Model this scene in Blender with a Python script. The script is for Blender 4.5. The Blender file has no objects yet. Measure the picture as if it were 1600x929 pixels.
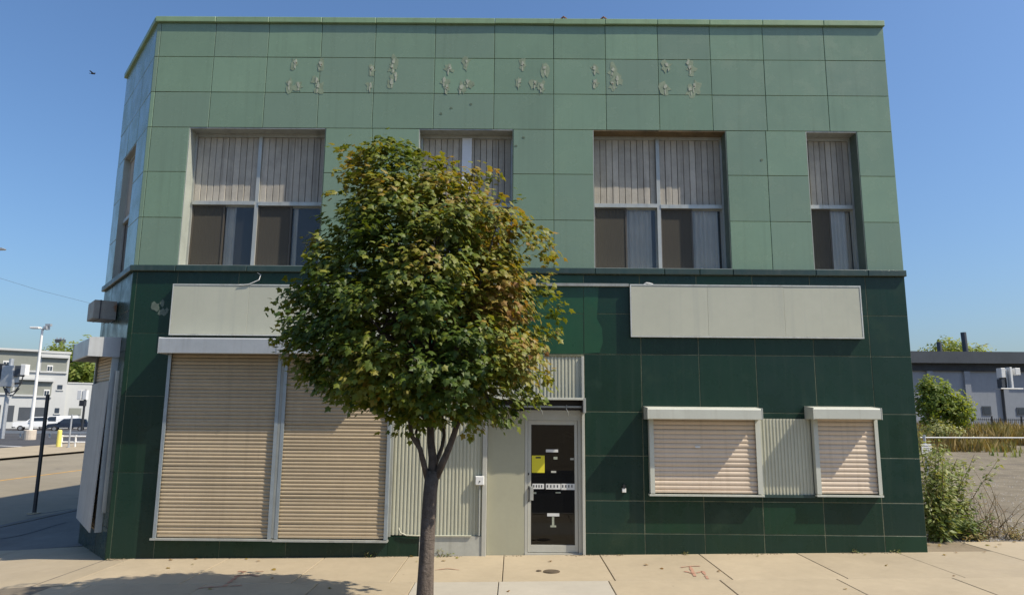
import bpy, bmesh, math, random
from mathutils import Vector, Matrix, Euler, noise as mnoise
R = math.radians
random.seed(11)
scene = bpy.context.scene
C = scene.collection

# ------------------------------------------------------------------ camera
FPX, PITCH, YAW, ROLL = 1089.8, 0.16482, -0.00394, -0.00811
CAM = Vector((0.0, -12.275, 2.35))
def _ray(px, py):
    """direction of the photograph's pixel (1600 x 929) in the world"""
    x0 = (px-800)/FPX; u0 = -(py-464.5)/FPX
    c, s = math.cos(ROLL), math.sin(ROLL); x = c*x0+s*u0; up = -s*x0+c*u0
    c, s = math.cos(PITCH), math.sin(PITCH); y = c-s*up; z = s+c*up
    c, s = math.cos(YAW), math.sin(YAW)
    return Vector((c*x+s*y, -s*x+c*y, z))
def at(px, py, Y):
    d = _ray(px, py); return CAM + d*((Y-CAM.y)/d.y)
cam_d = bpy.data.cameras.new('camera'); cam = bpy.data.objects.new('camera', cam_d); C.objects.link(cam)
fw = _ray(800, 464.5).normalized()
rt = (_ray(801, 464.5)-_ray(800, 464.5)).normalized(); upv = rt.cross(fw)
cam.matrix_world = Matrix(((rt.x, upv.x, -fw.x, CAM.x), (rt.y, upv.y, -fw.y, CAM.y), (rt.z, upv.z, -fw.z, CAM.z), (0, 0, 0, 1)))
cam_d.sensor_width = 36; cam_d.sensor_fit = 'HORIZONTAL'; cam_d.lens = FPX/1600*36
cam_d.clip_start = 0.1; cam_d.clip_end = 4000
scene.camera = cam

# ------------------------------------------------------------------ light
SUN = Vector((0.80, -0.29, 1.0)).normalized()
el = math.asin(SUN.z); az = math.atan2(SUN.x, SUN.y)
world = bpy.data.worlds.new('World'); scene.world = world; world.use_nodes = True
wn = world.node_tree.nodes; wl = world.node_tree.links
sky = wn.new('ShaderNodeTexSky'); sky.sky_type = 'NISHITA'; sky.sun_disc = False
sky.sun_elevation = el; sky.sun_rotation = az
sky.air_density = 1.3; sky.dust_density = 2.0; sky.ozone_density = 10.0
wl.new(sky.outputs[0], wn['Background'].inputs[0]); wn['Background'].inputs[1].default_value = 0.12
sun_d = bpy.data.lights.new('sun', 'SUN'); sun_d.energy = 4.8; sun_d.angle = R(0.53); sun_d.color = (1.0, 0.90, 0.74)
sun = bpy.data.objects.new('sun', sun_d); C.objects.link(sun)
sun.rotation_euler = SUN.to_track_quat('Z', 'Y').to_euler()
sun.location = (30, -20, 40)
vs = scene.view_settings; vs.view_transform = 'Standard'; vs.look = 'None'; vs.exposure = 0.35; vs.gamma = 1.0
vs.use_curve_mapping = False

# ------------------------------------------------------------------ materials
M = {}
def mat(name, col, rough=0.6, spec=0.5, metal=0.0, noise=None, bump=None, rnd=0.0, streak=None, spots=None, coat=0.0, hue=None, specks=None):
    """col: linear rgb. noise=(scale, amount) value mottling; streak=(amount, colour) vertical run-off stains;
    spots=(scale, threshold, colour) dirt patches; rnd: tone difference from piece to piece"""
    m = bpy.data.materials.new(name); m.use_nodes = True; nt = m.node_tree; N = nt.nodes; L = nt.links
    b = N['Principled BSDF']; b.inputs['Roughness'].default_value = rough; b.inputs['Metallic'].default_value = metal
    b.inputs['Specular IOR Level'].default_value = spec; b.inputs['Coat Weight'].default_value = coat
    b.inputs['Coat Roughness'].default_value = 0.12
    tc = N.new('ShaderNodeNewGeometry'); pos = tc.outputs['Position']
    rgb = N.new('ShaderNodeRGB'); rgb.outputs[0].default_value = (*col, 1); cur = rgb.outputs[0]
    def mix(f, a, bcol, blend='MIX'):
        x = N.new('ShaderNodeMix'); x.data_type = 'RGBA'; x.blend_type = blend
        if hasattr(f, 'node'): L.new(f, x.inputs[0])
        else: x.inputs[0].default_value = f
        L.new(a, x.inputs[6])
        if hasattr(bcol, 'node'): L.new(bcol, x.inputs[7])
        else: x.inputs[7].default_value = (*bcol, 1)
        return x.outputs[2]
    def mrange(v, a, bb, c, d):
        x = N.new('ShaderNodeMapRange'); L.new(v, x.inputs[0])
        for i, q in enumerate((a, bb, c, d)): x.inputs[i+1].default_value = q
        return x.outputs[0]
    def tex(scale, detail=6, vec=pos, stretch=None):
        if stretch:
            mp = N.new('ShaderNodeMapping'); mp.inputs['Scale'].default_value = stretch; L.new(vec, mp.inputs[0]); vec = mp.outputs[0]
        t = N.new('ShaderNodeTexNoise'); t.inputs['Scale'].default_value = scale; t.inputs['Detail'].default_value = detail
        t.inputs['Roughness'].default_value = 0.62; L.new(vec, t.inputs['Vector']); return t.outputs[0]
    def scale_val(c, v):
        cc = N.new('ShaderNodeCombineColor'); 
        for i in range(3): L.new(v, cc.inputs[i])
        return mix(1.0, c, cc.outputs[0], 'MULTIPLY')
    if noise:
        cur = scale_val(cur, mrange(tex(noise[0]), 0.25, 0.75, 1-noise[1], 1+noise[1]))
        cur = scale_val(cur, mrange(tex(noise[0]*9.7, 3), 0.25, 0.75, 1-noise[1]*.4, 1+noise[1]*.4))
    if rnd:
        oi = N.new('ShaderNodeObjectInfo')
        cur = scale_val(cur, mrange(oi.outputs['Random'], 0, 1, 1-rnd, 1+rnd))
        if hue:
            ml = N.new('ShaderNodeMath'); ml.operation = 'MULTIPLY'; ml.inputs[1].default_value = 7.31; L.new(oi.outputs['Random'], ml.inputs[0])
            fr = N.new('ShaderNodeMath'); fr.operation = 'FRACT'; L.new(ml.outputs[0], fr.inputs[0])
            cur = mix(mrange(fr.outputs[0], 0, 1, 0, hue[0]), cur, hue[1])
    if streak:
        s = tex(1.0, 5, stretch=(9, 9, .35)); cur = mix(mrange(s, 0.52, 0.75, 0, streak[0]), cur, streak[1])
    if spots:
        s = tex(spots[0], 8); cur = mix(mrange(s, spots[1], spots[1]+.08, 0, 1), cur, spots[2])
    if specks:                                               # small scattered marks: gum, grit, oil drops
        vo = N.new('ShaderNodeTexVoronoi'); vo.inputs['Scale'].default_value = specks[0]; L.new(pos, vo.inputs['Vector'])
        lt = N.new('ShaderNodeMath'); lt.operation = 'LESS_THAN'; L.new(vo.outputs['Distance'], lt.inputs[0])
        L.new(mrange(tex(specks[0]*.31, 2), .48, .75, .0, specks[1]), lt.inputs[1])
        mm = N.new('ShaderNodeMath'); mm.operation = 'MULTIPLY'; mm.inputs[1].default_value = specks[3]; L.new(lt.outputs[0], mm.inputs[0])
        cur = mix(mm.outputs[0], cur, specks[2])
    L.new(cur, b.inputs['Base Color'])
    if noise:
        L.new(mrange(tex(noise[0]*2.3), .3, .7, max(rough-.12, .02), min(rough+.12, 1)), b.inputs['Roughness'])
    if bump:
        bp = N.new('ShaderNodeBump'); bp.inputs['Strength'].default_value = bump[1]; bp.inputs['Distance'].default_value = 0.02
        L.new(tex(bump[0], 5), bp.inputs['Height']); L.new(bp.outputs[0], b.inputs['Normal'])
    M[name] = m; return m
mat('tile_light', (.176, .262, .172), .24, .5, noise=(.9, .08), bump=(1.6, .04), rnd=.075, streak=(.30, (.11, .15, .095)), hue=(.7, (.165, .225, .165)))
mat('tile_light_edge', (.25, .36, .26), .4, noise=(2, .08))
mat('tile_dark', (.0085, .033, .017), .30, .3, noise=(1.2, .14), bump=(1.3, .03), rnd=.22, streak=(.55, (.026, .046, .032)), hue=(.8, (.010, .030, .024)), spots=(.9, .60, (.017, .040, .025)))
mat('tile_repaint', (.010, .062, .022), .35, .5, noise=(1.5, .15), rnd=.1)
mat('joint_dark', (.02, .035, .022), .9, noise=(4, .3))
mat('grout', (.15, .152, .095), .9, noise=(2.2, .6))
mat('coping', (.20, .30, .17), .45, noise=(2, .1), rnd=.05, streak=(.3, (.12, .15, .08)))
mat('band', (.022, .046, .040), .4, noise=(2, .2), rnd=.1, streak=(.3, (.08, .09, .08)))
mat('alu', (.42, .43, .40), .42, .5, .35, noise=(3, .12), streak=(.4, (.18, .17, .13)))
mat('alu_blue', (.33, .37, .39), .40, .5, .4, noise=(3, .12))
mat('alu_dull', (.30, .31, .285), .5, .5, .2, noise=(3, .15), streak=(.5, (.13, .12, .09)))
mat('jamb', (.36, .39, .35), .45, .5, .1, noise=(3, .1), streak=(.3, (.2, .2, .16)))
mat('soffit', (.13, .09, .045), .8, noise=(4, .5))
mat('board', (.39, .36, .305), .8, .3, noise=(5, .16), rnd=.14, bump=(30, .15), streak=(.55, (.13, .115, .10)))
mat('board_white', (.62, .64, .66), .6, noise=(3, .06))
mat('screen_frame', (.07, .06, .045), .5)
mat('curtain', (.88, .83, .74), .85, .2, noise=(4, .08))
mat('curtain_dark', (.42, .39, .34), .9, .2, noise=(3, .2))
mat('interior', (.03, .03, .03), .9)
mat('slat_tan', (.42, .335, .222), .5, .4, noise=(1.3, .09), rnd=.075, streak=(.38, (.27, .215, .145)))
mat('slat_cream', (.60, .49, .375), .5, .4, noise=(1.6, .06), rnd=.05, streak=(.35, (.32, .25, .17)))
mat('hood_grey', (.40, .42, .43), .42, .5, .2, noise=(1.2, .10), streak=(.4, (.22, .21, .19)))
mat('hood_cream', (.50, .51, .44), .45, .4, noise=(2, .06), streak=(.25, (.26, .24, .19)))
mat('sign_panel', (.455, .455, .36), .45, .4, noise=(.7, .06), streak=(.35, (.33, .34, .30)))
mat('sign_edge', (.55, .55, .50), .4, .5, .2, noise=(4, .15), streak=(.5, (.2, .18, .14)))
mat('corrugated', (.47, .465, .36), .5, .4, noise=(1.2, .07), streak=(.35, (.25, .26, .21)))
mat('flat_panel', (.37, .36, .26), .55, .4, noise=(1.4, .05), streak=(.2, (.30, .30, .25)))
mat('door_frame', (.46, .455, .40), .42, .5, .15, noise=(3, .06), streak=(.2, (.3, .29, .24)))
mat('plinth_grey', (.40, .40, .35), .75, noise=(2, .14), streak=(.4, (.22, .21, .17)))
mat('black', (.012, .012, .013), .5)
mat('dark_metal', (.035, .037, .042), .45, .5, .2, noise=(4, .2))
mat('paper_yellow', (.68, .60, .045), .7, .2)
mat('paper_white', (.62, .62, .60), .7, .2, noise=(8, .15))
mat('ink', (.03, .03, .03), .8)
mat('glue', (.32, .345, .27), .75, noise=(14, .25))
mat('glue_stain', (.19, .24, .16), .7, noise=(9, .3))
mat('tile_stain', (.085, .12, .075), .7, noise=(9, .3))
mat('bare', (.095, .125, .10), .8, noise=(9, .3))
mat('jamb_green_shaded', (.085, .115, .095), .5, noise=(3, .15))  # green lining of the right jambs, their shade put into the colour
mat('plywood', (.38, .385, .37), .7, .3, noise=(1.5, .12), bump=(5, .1), streak=(.5, (.22, .21, .19)))
mat('rust', (.20, .085, .03), .8, noise=(6, .4))
mat('rusty_sheet', (.26, .25, .22), .6, .4, .1, noise=(3, .15), spots=(1.8, .60, (.22, .10, .035)))
mat('concrete', (.36, .30, .208), .85, .25, noise=(.8, .11), bump=(70, .14), rnd=.06, spots=(1.1, .66, (.32, .265, .185)), specks=(5.5, .17, (.16, .13, .095), .55))
mat('concrete_pale', (.375, .345, .285), .85, .25, noise=(.8, .09), bump=(70, .14), rnd=.04, specks=(5.5, .16, (.18, .15, .12), .5))
mat('concrete_joint', (.15, .125, .09), .95, noise=(5, .3))
mat('concrete_old', (.16, .15, .135), .9, .2, noise=(.5, .2), bump=(40, .2), spots=(.6, .62, (.11, .105, .10)))
mat('road_old', (.235, .205, .15), .9, .2, noise=(.35, .15), bump=(40, .2), spots=(.3, .62, (.14, .125, .10)))
mat('asphalt', (.065, .066, .07), .9, .2, noise=(.3, .2), bump=(50, .2))
mat('asphalt_tar', (.02, .02, .022), .7, noise=(3, .2))
mat('paint_yellow_line', (.50, .27, .045), .8, noise=(3, .35))
mat('paint_white_line', (.60, .60, .58), .8, noise=(3, .2))
mat('paint_red', (.36, .20, .135), .85, noise=(20, .3))
mat('earth', (.22, .18, .125), .95, .1, noise=(.6, .25), bump=(20, .5))
mat('gravel', (.185, .16, .118), .95, .1, noise=(1.3, .26), bump=(28, .9), spots=(.5, .60, (.145, .125, .10)))
mat('gravel_stone', (.33, .31, .285), .9, .2, noise=(9, .35))
mat('iron', (.16, .125, .085), .6, .5, .5, noise=(12, .3))
mat('bark', (.10, .08, .066), .9, .2, noise=(11, .45), bump=(30, 1.0), streak=(.8, (.20, .165, .135)))
mat('stem', (.13, .10, .05), .9, .2, noise=(9, .2))
mat('white_paint', (.70, .70, .68), .5, noise=(3, .06))
mat('galv', (.42, .44, .46), .45, .5, .5, noise=(4, .12))
mat('bollard_yellow', (.68, .58, .14), .6, noise=(4, .1))
mat('block_pink', (.52, .45, .37), .85, noise=(4, .15))
mat('far_wall', (.48, .49, .48), .85, .2, noise=(.15, .06), streak=(.2, (.36, .36, .35)))
mat('far_panel', (.235, .245, .215), .8, .2, noise=(.4, .1))
mat('far_glass', (.04, .055, .075), .15, .5)
mat('far_grey', (.26, .285, .32), .8, .2, noise=(.25, .1), streak=(.3, (.17, .18, .2)))
mat('far_fascia', (.065, .075, .088), .7, .3, noise=(.6, .12))
mat('far_soffit', (.03, .035, .042), .8, noise=(.6, .15))
mat('car_white', (.72, .73, .74), .22, .5, coat=.6)
mat('car_blue', (.014, .024, .048), .2, .5, .2, coat=.8)
mat('car_glass', (.012, .016, .02), .05, .7)
mat('tyre', (.015, .015, .016), .85)
mat('rim', (.35, .35, .36), .35, .5, .7)
mat('lamp_lens', (.75, .75, .72), .15)
mat('tail_red', (.3, .01, .01), .3)
mat('bird', (.02, .02, .022), .8)

def leaf_mat(name, cols, transl=.35, rough=.5):
    m = bpy.data.materials.new(name); m.use_nodes = True; nt = m.node_tree; N = nt.nodes; L = nt.links
    b = N['Principled BSDF']; b.inputs['Roughness'].default_value = rough; b.inputs['Specular IOR Level'].default_value = .35
    a = N.new('ShaderNodeAttribute'); a.attribute_name = 'tint'
    cr = N.new('ShaderNodeValToRGB'); L.new(a.outputs['Fac'], cr.inputs[0]); e = cr.color_ramp.elements
    e[0].position = 0; e[0].color = (*cols[0], 1); e[1].position = 1; e[1].color = (*cols[-1], 1)
    for i, c in enumerate(cols[1:-1]):
        x = e.new((i+1)/(len(cols)-1)); x.color = (*c, 1)
    L.new(cr.outputs[0], b.inputs['Base Color'])
    t = N.new('ShaderNodeBsdfTranslucent'); mu = N.new('ShaderNodeMix'); mu.data_type = 'RGBA'; mu.blend_type = 'MULTIPLY'; mu.inputs[0].default_value = 1
    L.new(cr.outputs[0], mu.inputs[6]); mu.inputs[7].default_value = (1.5, 1.35, .55, 1); L.new(mu.outputs[2], t.inputs[0])
    ms = N.new('ShaderNodeMixShader'); ms.inputs[0].default_value = transl
    L.new(b.outputs[0], ms.inputs[1]); L.new(t.outputs[0], ms.inputs[2]); L.new(ms.outputs[0], N['Material Output'].inputs[0])
    M[name] = m
leaf_mat('maple_leaf', [(.046, .084, .014), (.105, .145, .018), (.200, .205, .030), (.270, .180, .042), (.24, .105, .042)])
leaf_mat('weed_leaf', [(.10, .15, .035), (.20, .24, .07), (.33, .32, .15)])
leaf_mat('far_leaf', [(.085, .145, .028), (.17, .235, .042), (.28, .31, .07)], .5)
leaf_mat('dry_grass', [(.19, .15, .06), (.30, .22, .085), (.16, .17, .05)], .2, .8)
leaf_mat('dead_twig', [(.16, .11, .06), (.24, .17, .10), (.12, .09, .05)], .1, .9)

def glass_mat(name, tint, refl_rough=.02, ior=1.5, dirt=.0, dcol=(.3, .3, .3)):
    m = bpy.data.materials.new(name); m.use_nodes = True; nt = m.node_tree; N = nt.nodes; L = nt.links
    N.remove(N['Principled BSDF'])
    tr = N.new('ShaderNodeBsdfTransparent'); tr.inputs[0].default_value = (*tint, 1)
    gl = N.new('ShaderNodeBsdfGlossy'); gl.inputs['Roughness'].default_value = refl_rough
    fr = N.new('ShaderNodeFresnel'); fr.inputs[0].default_value = ior
    ms = N.new('ShaderNodeMixShader'); L.new(fr.outputs[0], ms.inputs[0]); L.new(tr.outputs[0], ms.inputs[1]); L.new(gl.outputs[0], ms.inputs[2])
    df = N.new('ShaderNodeBsdfDiffuse'); df.inputs[0].default_value = (*dcol, 1)
    m2 = N.new('ShaderNodeMixShader'); m2.inputs[0].default_value = dirt; L.new(ms.outputs[0], m2.inputs[1]); L.new(df.outputs[0], m2.inputs[2])
    L.new(m2.outputs[0], N['Material Output'].inputs[0]); M[name] = m
glass_mat('glass', (.90, .90, .89), .01, 1.5, .05, (.42, .42, .42))
glass_mat('insect_screen', (.55, .55, .55), .5, 1.2, .55, (.13, .12, .10))
glass_mat('door_glass', (.34, .34, .33), .01, 1.5, .03, (.06, .058, .05))

# ------------------------------------------------------------------ mesh helpers
class Fr:                                   # a wall's own axes: a along it, y inwards, z up
    def __init__(s, ox, oy, ux, uy):
        s.m = Matrix(((ux, -uy, 0, ox), (uy, ux, 0, oy), (0, 0, 1, 0), (0, 0, 0, 1)))
FRONT = Fr(0, 0, 1, 0)
class MB:
    def __init__(s): s.v = []; s.f = []; s.mi = []; s.k = 0
    def poly(s, vs, fs):
        n = len(s.v); s.v += [tuple(p) for p in vs]; s.f += [tuple(n+i for i in f) for f in fs]; s.mi += [s.k]*len(fs); return s
    def box(s, x0, x1, y0, y1, z0, z1):
        if x0 > x1: x0, x1 = x1, x0
        if y0 > y1: y0, y1 = y1, y0
        if z0 > z1: z0, z1 = z1, z0
        return s.poly([(x0, y0, z0), (x1, y0, z0), (x1, y1, z0), (x0, y1, z0), (x0, y0, z1), (x1, y0, z1), (x1, y1, z1), (x0, y1, z1)],
                      [(0, 3, 2, 1), (4, 5, 6, 7), (0, 1, 5, 4), (1, 2, 6, 5), (2, 3, 7, 6), (3, 0, 4, 7)])
    def cbox(s, x0, x1, y0, y1, z0, z1, c=.004):
        """box whose outer (low y) face has chamfered edges"""
        return s.poly([(x0, y1, z0), (x1, y1, z0), (x1, y1, z1), (x0, y1, z1), (x0, y0+c, z0), (x1, y0+c, z0), (x1, y0+c, z1), (x0, y0+c, z1),
                       (x0+c, y0, z0+c), (x1-c, y0, z0+c), (x1-c, y0, z1-c), (x0+c, y0, z1-c)],
                      [(3, 2, 1, 0), (0, 1, 5, 4), (1, 2, 6, 5), (2, 3, 7, 6), (3, 0, 4, 7), (4, 5, 9, 8), (5, 6, 10, 9), (6, 7, 11, 10), (7, 4, 8, 11), (8, 9, 10, 11)])
    def prism(s, pts, axis, a, b):
        """closed 2-D outline pulled along an axis ('x': pts are (y,z), 'y': (x,z), 'z': (x,y))"""
        n = len(pts)
        def P(p, t): return {'x': (t, p[0], p[1]), 'y': (p[0], t, p[1]), 'z': (p[0], p[1], t)}[axis]
        return s.poly([P(p, a) for p in pts]+[P(p, b) for p in pts],
                      [tuple(range(n-1, -1, -1)), tuple(range(n, 2*n))]+[(i, (i+1) % n, n+(i+1) % n, n+i) for i in range(n)])
    def tube(s, pts, rad, n=8, cap=True):
        pts = [Vector(p) for p in pts]; rad = rad if isinstance(rad, (list, tuple)) else [rad]*len(pts)
        vs, fs = [], []; ref = None
        for i, p in enumerate(pts):
            d = (pts[min(i+1, len(pts)-1)]-pts[max(i-1, 0)]).normalized()
            if ref is None: ref = d.orthogonal().normalized()
            ref = (ref-d*ref.dot(d)).normalized(); o = d.cross(ref)
            for k in range(n):
                t = 2*math.pi*k/n; vs.append(p+(ref*math.cos(t)+o*math.sin(t))*rad[i])
        for i in range(len(pts)-1):
            for k in range(n): fs.append((i*n+k, i*n+(k+1) % n, (i+1)*n+(k+1) % n, (i+1)*n+k))
        if cap: fs += [tuple(range(n-1, -1, -1)), tuple(range((len(pts)-1)*n, len(pts)*n))]
        return s.poly(vs, fs)
    def ball(s, c, r, n=8, m=5, sc=(1, 1, 1)):
        vs, fs = [], []
        for i in range(m+1):
            t = math.pi*i/m
            for k in range(n):
                p = 2*math.pi*k/n; vs.append((c[0]+r*sc[0]*math.sin(t)*math.cos(p), c[1]+r*sc[1]*math.sin(t)*math.sin(p), c[2]+r*sc[2]*math.cos(t)))
        for i in range(m):
            for k in range(n): fs.append((i*n+k, i*n+(k+1) % n, (i+1)*n+(k+1) % n, (i+1)*n+k))
        return s.poly(vs, fs)
    def mesh(s, name, mats, frame=None, fix=True, smooth=False, tint=None):
        me = bpy.data.meshes.new(name); vs = s.v if frame is None else [frame.m @ Vector(p) for p in s.v]
        me.from_pydata(vs, [], s.f)
        for m in (mats if isinstance(mats, (list, tuple)) else [mats]): me.materials.append(M[m])
        me.polygons.foreach_set('material_index', s.mi)
        if fix:
            bm = bmesh.new(); bm.from_mesh(me); bmesh.ops.recalc_face_normals(bm, faces=bm.faces); bm.to_mesh(me); bm.free()
        if smooth: me.polygons.foreach_set('use_smooth', [True]*len(me.polygons))
        if tint is not None:
            at_ = me.attributes.new('tint', 'FLOAT', 'POINT'); at_.data.foreach_set('value', tint)
        me.update(); return me
    def build(s, name, mats, parent=None, frame=None, smooth=False, fix=True, tint=None):
        return link(name, s.mesh(name, mats, frame, fix, smooth, tint), parent)
def link(name, me, parent=None, mw=None):
    o = bpy.data.objects.new(name, me); C.objects.link(o); o.parent = parent
    if mw is not None: o.matrix_basis = mw
    return o
def tag(o, label=None, cat=None, group=None, kind=None):
    if label: o['label'] = label
    if cat: o['category'] = cat
    if group: o['group'] = group
    if kind: o['kind'] = kind
    return o
def empty(name, loc=(0, 0, 0), rz=0):
    o = bpy.data.objects.new(name, None); C.objects.link(o); o.location = loc; o.rotation_euler.z = rz; o.empty_display_size = .3; return o
_cache = {}
def piece(name, parent, material, a0, a1, y0, y1, z0, z1, frame=FRONT, tilt=0.0, cham=.004):
    """a cuboid piece with eased edges; alike pieces share their mesh"""
    w, d, h = round(a1-a0, 3), round(y1-y0, 4), round(z1-z0, 3); key = (material, w, d, h, cham)
    if key not in _cache:
        _cache[key] = MB().cbox(-w/2, w/2, 0, d, -h/2, h/2, cham).mesh(name, material)
    mw = frame.m @ Matrix.Translation(((a0+a1)/2, y0, (z0+z1)/2))
    if tilt: mw = mw @ Euler((random.gauss(0, tilt), 0, random.gauss(0, tilt))).to_matrix().to_4x4()
    return link(name, _cache[key], parent, mw)

# ------------------------------------------------------------------ terrain
XL, XR = -6.861, 6.975
def sstep(a, b, t):
    t = min(max((t-a)/(b-a), 0), 1); return t*t*(3-2*t)
def gz(x, y):
    z = .0163*min(max(x, XL), 12)
    if x < XL: z -= .075*min(XL-x, 3.4)
    if x > 7: z += 1.30*sstep(14, 56, y)*sstep(7, 20, x)
    return z
def sheet(name, material, xs, ys, off, parent=None, kind='structure'):
    mb = MB(); nx = len(xs)
    mb.poly([(x, y, gz(x, y)+off) for y in ys for x in xs],
            [(j*nx+i, j*nx+i+1, (j+1)*nx+i+1, (j+1)*nx+i) for j in range(len(ys)-1) for i in range(nx-1)])
    o = mb.build(name, material, parent); 
    if kind and not parent: o['kind'] = kind
    return o
def lin(a, b, n): return [a+(b-a)*i/n for i in range(n+1)]
breakx = [-10.261, XL, 7, 12]
gx = sorted([-1500, -600, -250, -120, -60]+lin(-40, 40, 40)+[-10.261, XL, 7.0]+[60, 120, 250, 600, 1500])
gy = sorted([-400, -120, -40]+lin(-20, 70, 45)+[100, 160, 300, 700, 1800])
sheet('ground', 'earth', gx, gy, -.16)
def strip(x0, x1, step=2.0):
    n = max(1, int((x1-x0)/step)); return sorted(set([round(v, 4) for v in lin(x0, x1, n)]+[b for b in breakx if x0 < b < x1]))
sheet('side_road', 'road_old', strip(-29, -12.2), lin(-40, 160, 50), -.135)
sheet('front_road', 'asphalt', strip(-60, 60), lin(-19, -4.95, 4), -.13)
sheet('yellow_centre_line', 'paint_yellow_line', [-20.95, -20.78], lin(-2, 140, 40), -.130)
sheet('far_pavement', 'concrete', strip(-37, -29.2), lin(-20, 160, 40), -.02)
lot_l = sheet('parking_lot', 'asphalt', strip(-160, -37), lin(10, 170, 40), -.05)
sheet('gravel_lot', 'gravel', strip(7.25, 60), strip(.9, 45), -.03)
side_walk = sheet('side_pavement', 'concrete_old', strip(-12.0, -6.9, 1), lin(1.75, 80, 30), -.008)
mb = MB(); ys = lin(.95, 80, 30)
for i in range(30):
    for (xa, xb) in ((-12.22, -12.0),):
        y0, y1 = ys[i]+.006, ys[i+1]-.006; za = gz(-12, 0)
        mb.box(xa, xb, y0, y1, za-.2, za+.006)
mb.build('kerb', 'concrete_old')['kind'] = 'structure'
def crack(px_pts, w, name, parent):
    mb = MB(); P = []
    for (px, py) in px_pts:
        z = -.22
        for _ in range(8):
            d = _ray(px, py); t = (z-CAM.z)/d.z; p = CAM+d*t; z = gz(p.x, p.y)
        P.append(p)
    for a, b in zip(P, P[1:]):
        n = Vector((-(b-a).y, (b-a).x, 0)).normalized()*w/2
        q = [a-n, b-n*.8, b+n*.8, a+n]
        mb.poly([(v.x, v.y, gz(v.x, v.y)-.003) for v in q], [(0, 1, 2, 3)])
    return mb.build(name, 'asphalt_tar', parent)
crack([(0, 841), (30, 836), (60, 828), (85, 820), (104, 815)], .07, 'tar_seam', side_walk)
crack([(40, 805), (75, 800), (112, 794)], .10, 'tar_seam', side_walk)

# pavement in front: slabs with open joints
walk = sheet('pavement', 'concrete_joint', strip(-12, 60, 1.0), lin(-4.75, .93, 3), -.022)
sheet('corner_pavement', 'concrete_joint', strip(-12, -6.9, 1.0), lin(.93, 1.74, 2), -.022)
jb = [-12, -9.5, -6.4, -4.75, -3.15, -1.75, -.15, 1.46, 3.13, 4.77, 6.44, 8.08, 9.7, 11.4, 13, 14.6, 16.2, 18, 20]
jf = [-12, -10.2, -8.5, -6.0, -4.35, -2.76, -1.39, -.20, 1.36, 2.94, 4.60, 6.24, 7.85, 9.5, 11.1, 12.8, 14.5, 16.2, 18, 20]
jr = [-12, -10.4, -8.7, -6.2, -4.45, -2.76, -1.42, -.23, 1.28, 2.82, 4.45, 6.05, 7.7, 9.4, 11, 12.7, 14.4, 16.1, 18, 20]
def slab(x0, x1, y0, y1, m, top=0.0, g=.006, depth=.1):
    x0 += g; x1 -= g; y0 += g; y1 -= g; c = .006; dz = random.uniform(-.002, .002)+top
    vs = []
    for ins, zz in ((0, -depth), (0, -c), (c, 0)):
        for (x, y) in ((x0+ins, y0+ins), (x1-ins, y0+ins), (x1-ins, y1-ins), (x0+ins, y1-ins)): vs.append((x, y, gz(x, y)+zz+dz))
    fs = [(8, 9, 10, 11)]+[(i, (i+1) % 4, 4+(i+1) % 4, 4+i) for i in range(4)]+[(4+i, 4+(i+1) % 4, 8+(i+1) % 4, 8+i) for i in range(4)]
    return MB().poly(vs, fs).build('slab', m, walk)
for i in range(len(jb)-1):
    slab(jb[i], jb[i+1], -1.82, 1.72 if jb[i+1] <= -6 else (.92 if jb[i] >= 6.9 else .05), 'concrete')
for i in range(len(jf)-1):
    slab(jf[i], jf[i+1], -3.35, -1.82, 'concrete_pale' if -1.5 < jf[i] < 1.3 else 'concrete')
for i in range(len(jr)-1):
    slab(jr[i], jr[i+1], -4.6, -3.35, 'concrete')
mb = MB()
for i in range(-4, 7): mb.box(i*3+.01, i*3+2.99, -4.76, -4.61, gz(i*3, -4.7)-.2, gz(i*3+1.5, -4.7)+.004)
mb.build('kerb', 'concrete_pale')['kind'] = 'structure'
sheet('dirt_verge', 'earth', [6.98, 7.5, 8.08], [.06, .5, .93], -.008)
def gpt(px, py):
    z = 0
    for _ in range(10):
        d = _ray(px, py); p = CAM+d*((z-CAM.z)/d.z); z = gz(p.x, p.y)
    return Vector((p.x, p.y, z))
def paint_line(pts, w):
    mb = MB(); P = [gpt(*p) for p in pts]
    for a, b in zip(P, P[1:]):
        n = Vector((-(b-a).y, (b-a).x, 0)).normalized()*w/2
        k = max(1, int((b-a).length/.06))
        for i in range(k):
            if random.random() < .12: continue
            p, q = a.lerp(b, i/k), a.lerp(b, (i+1)/k); w1 = random.uniform(.5, 1.2)
            mb.poly([(v.x, v.y, gz(v.x, v.y)+.007) for v in (p-n*w1, q-n*w1, q+n*w1, p+n*w1)], [(0, 1, 2, 3)])
    mb.build('spray_mark', 'paint_red', walk)
paint_line([(302, 920), (325, 917), (350, 916), (378, 914)], .05)
paint_line([(350, 916), (368, 902), (382, 892)], .06)
paint_line([(366, 900), (388, 897), (405, 900)], .05)
paint_line([(372, 892), (392, 893), (412, 892)], .04)
paint_line([(1064, 886), (1080, 884), (1094, 884)], .04)
paint_line([(1070, 892), (1084, 896), (1098, 892), (1106, 904)], .05)
paint_line([(1078, 884), (1086, 900)], .05)
paint_line([(680, 890), (700, 888), (718, 890)], .03)
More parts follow.
